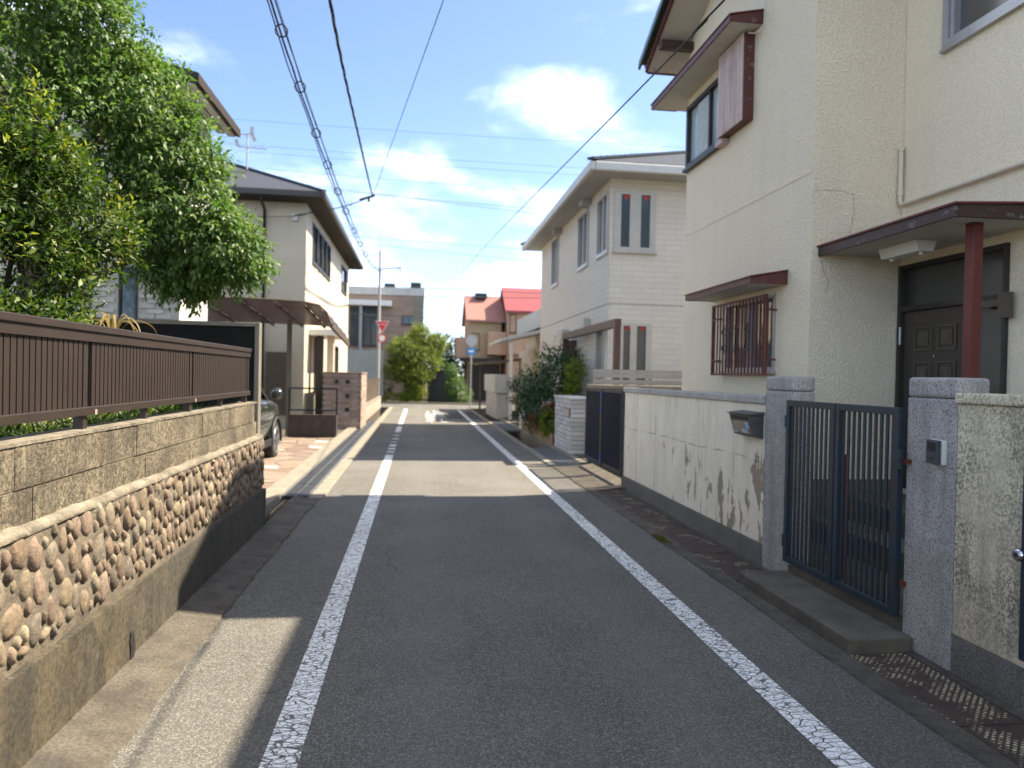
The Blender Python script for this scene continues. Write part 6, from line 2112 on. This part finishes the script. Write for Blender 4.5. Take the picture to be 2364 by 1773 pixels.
bco = origin_of(bc)
for y in (3.5, 5.2, 6.9, 9.48, 10.94, 12.63, 14.2, 15.98, 17.7, 19.97, 22.0, 24.2, 26.6, 28.8, 31.0):
    p = at_y(y) - bco
    link('ring', rgm, bc, (p.x, p.y, p.z - .045))
node = Vector((-1.327, 20.0, 6.337))
def wire(name, pts, r, label, mat='cable', cat='cable', group=None, n=6):
    a = np.array([tuple(p) for p in pts])
    o = MB().tube(pts, r, n).build(name, mat)
    tag(o, label, cat, group)
    return o
tw = thing('twisted_cable', (-1.0, 14, 5.5), 'dark twisted service cable running to the bracket above the lane', 'cable')
tp = smooth_path([(-.62, 2.0, 5.1), (-1.0, 7.85, 5.47), (-1.17, 14.0, 5.86), tuple(node)], 40)
for ph in (0, 2.09, 4.18):
    MB().tube([p + Vector((math.cos(i * .55 + ph) * .012, 0, math.sin(i * .55 + ph) * .012)) for i, p in enumerate(tp)], .0095, 5).build('strand', 'cable', tw)
wire('drop_wire', [(1.2, -6, 5.1), (.2, 8.32, 5.817), tuple(node)], .006, 'thin black wire slanting up to the right from the bracket above the lane')
br = thing('cable_bracket', tuple(node), 'small insulator bracket where the wires meet above the lane', 'bracket')
MB().beam(node + Vector((-.35, 0, -.10)), node + Vector((.06, 0, .04)), .05, .05).build('arm', 'cable', br)
MB().cyl(node + Vector((-.1, 0, -.02)), node + Vector((-.1, 0, -.14)), .035, 8).build('insulator', 'carport_frame', br)
MB().ring(node + Vector((-.6, 0, -.2)), (0, 1, 0), .06, .008, 12, 5).build('ring', 'cable', br)
wire('service_drop', smooth_path([tuple(node), (-2.2, 19.8, 5.95), (-3.3, 19.5, 5.62)], 6), .014, 'black service cable from the bracket to the junction box of the cream two storey house')
wire('service_drop', smooth_path([(-3.3, 19.5, 5.60), (-4.6, 19.3, 5.52), (-7.5, 18.9, 5.60)], 6), .008, 'thin cable running left across the front of the cream two storey house')
wire('guy_wire', [tuple(node), (-1.80, 32.0, 7.6), (-1.82, 33.2, 7.08)], .005, 'very thin wire from the bracket down to the top of the far pole')
wire('house_wire', smooth_path([(2.02, -3, 3.5), (1.904, 4.5, 4.0), (1.943, 6.0, 4.15), (2.0, 20, 5.40), (2.09, 38, 6.84)], 8), .0075, 'single dark wire slanting in front of the cream house to the far right')
P36 = [((-2.12, 13.436), (7.0, 13.446)), ((-7.8, 12.27), (7.04, 12.13)), ((-8.77, 11.97), (7.05, 11.77)), ((-7.3, 11.2), (7.07, 10.82)), ((-5.05, 10.53), (5.93, 9.71)),
       ((-2.26, 10.27), (5.92, 9.97)), ((-2.83, 8.16), (4.9, 7.93)), ((-2.82, 7.85), (5.98, 7.30)), ((-3.38, 5.85), (4.0, 5.75)), ((-3.37, 5.34), (2.33, 5.43)), ((-3.36, 4.42), (2.04, 4.28))]
WORDS = ['topmost', 'second', 'third', 'fourth', 'fifth', 'sixth', 'seventh', 'eighth', 'ninth', 'tenth', 'lowest']
for i, ((xa, za), (xb, zb)) in enumerate(P36):
    sl_ = (zb - za) / (xb - xa)
    xm = (xa + xb) / 2
    zm = (za + zb) / 2
    pts = []
    for k in range(13):
        x = -30 + k * 5
        pts.append((x, 36, zm + sl_ * (x - xm) + .0006 * (x - xm) ** 2 * 1.0))
    wire('power_line', pts, .007 if i < 4 else (.010 if i < 8 else .017), 'thin power line crossing the sky over the junction, %s counted from above' % WORDS[i], 'wire', 'power line', 'power lines over the junction', 5)
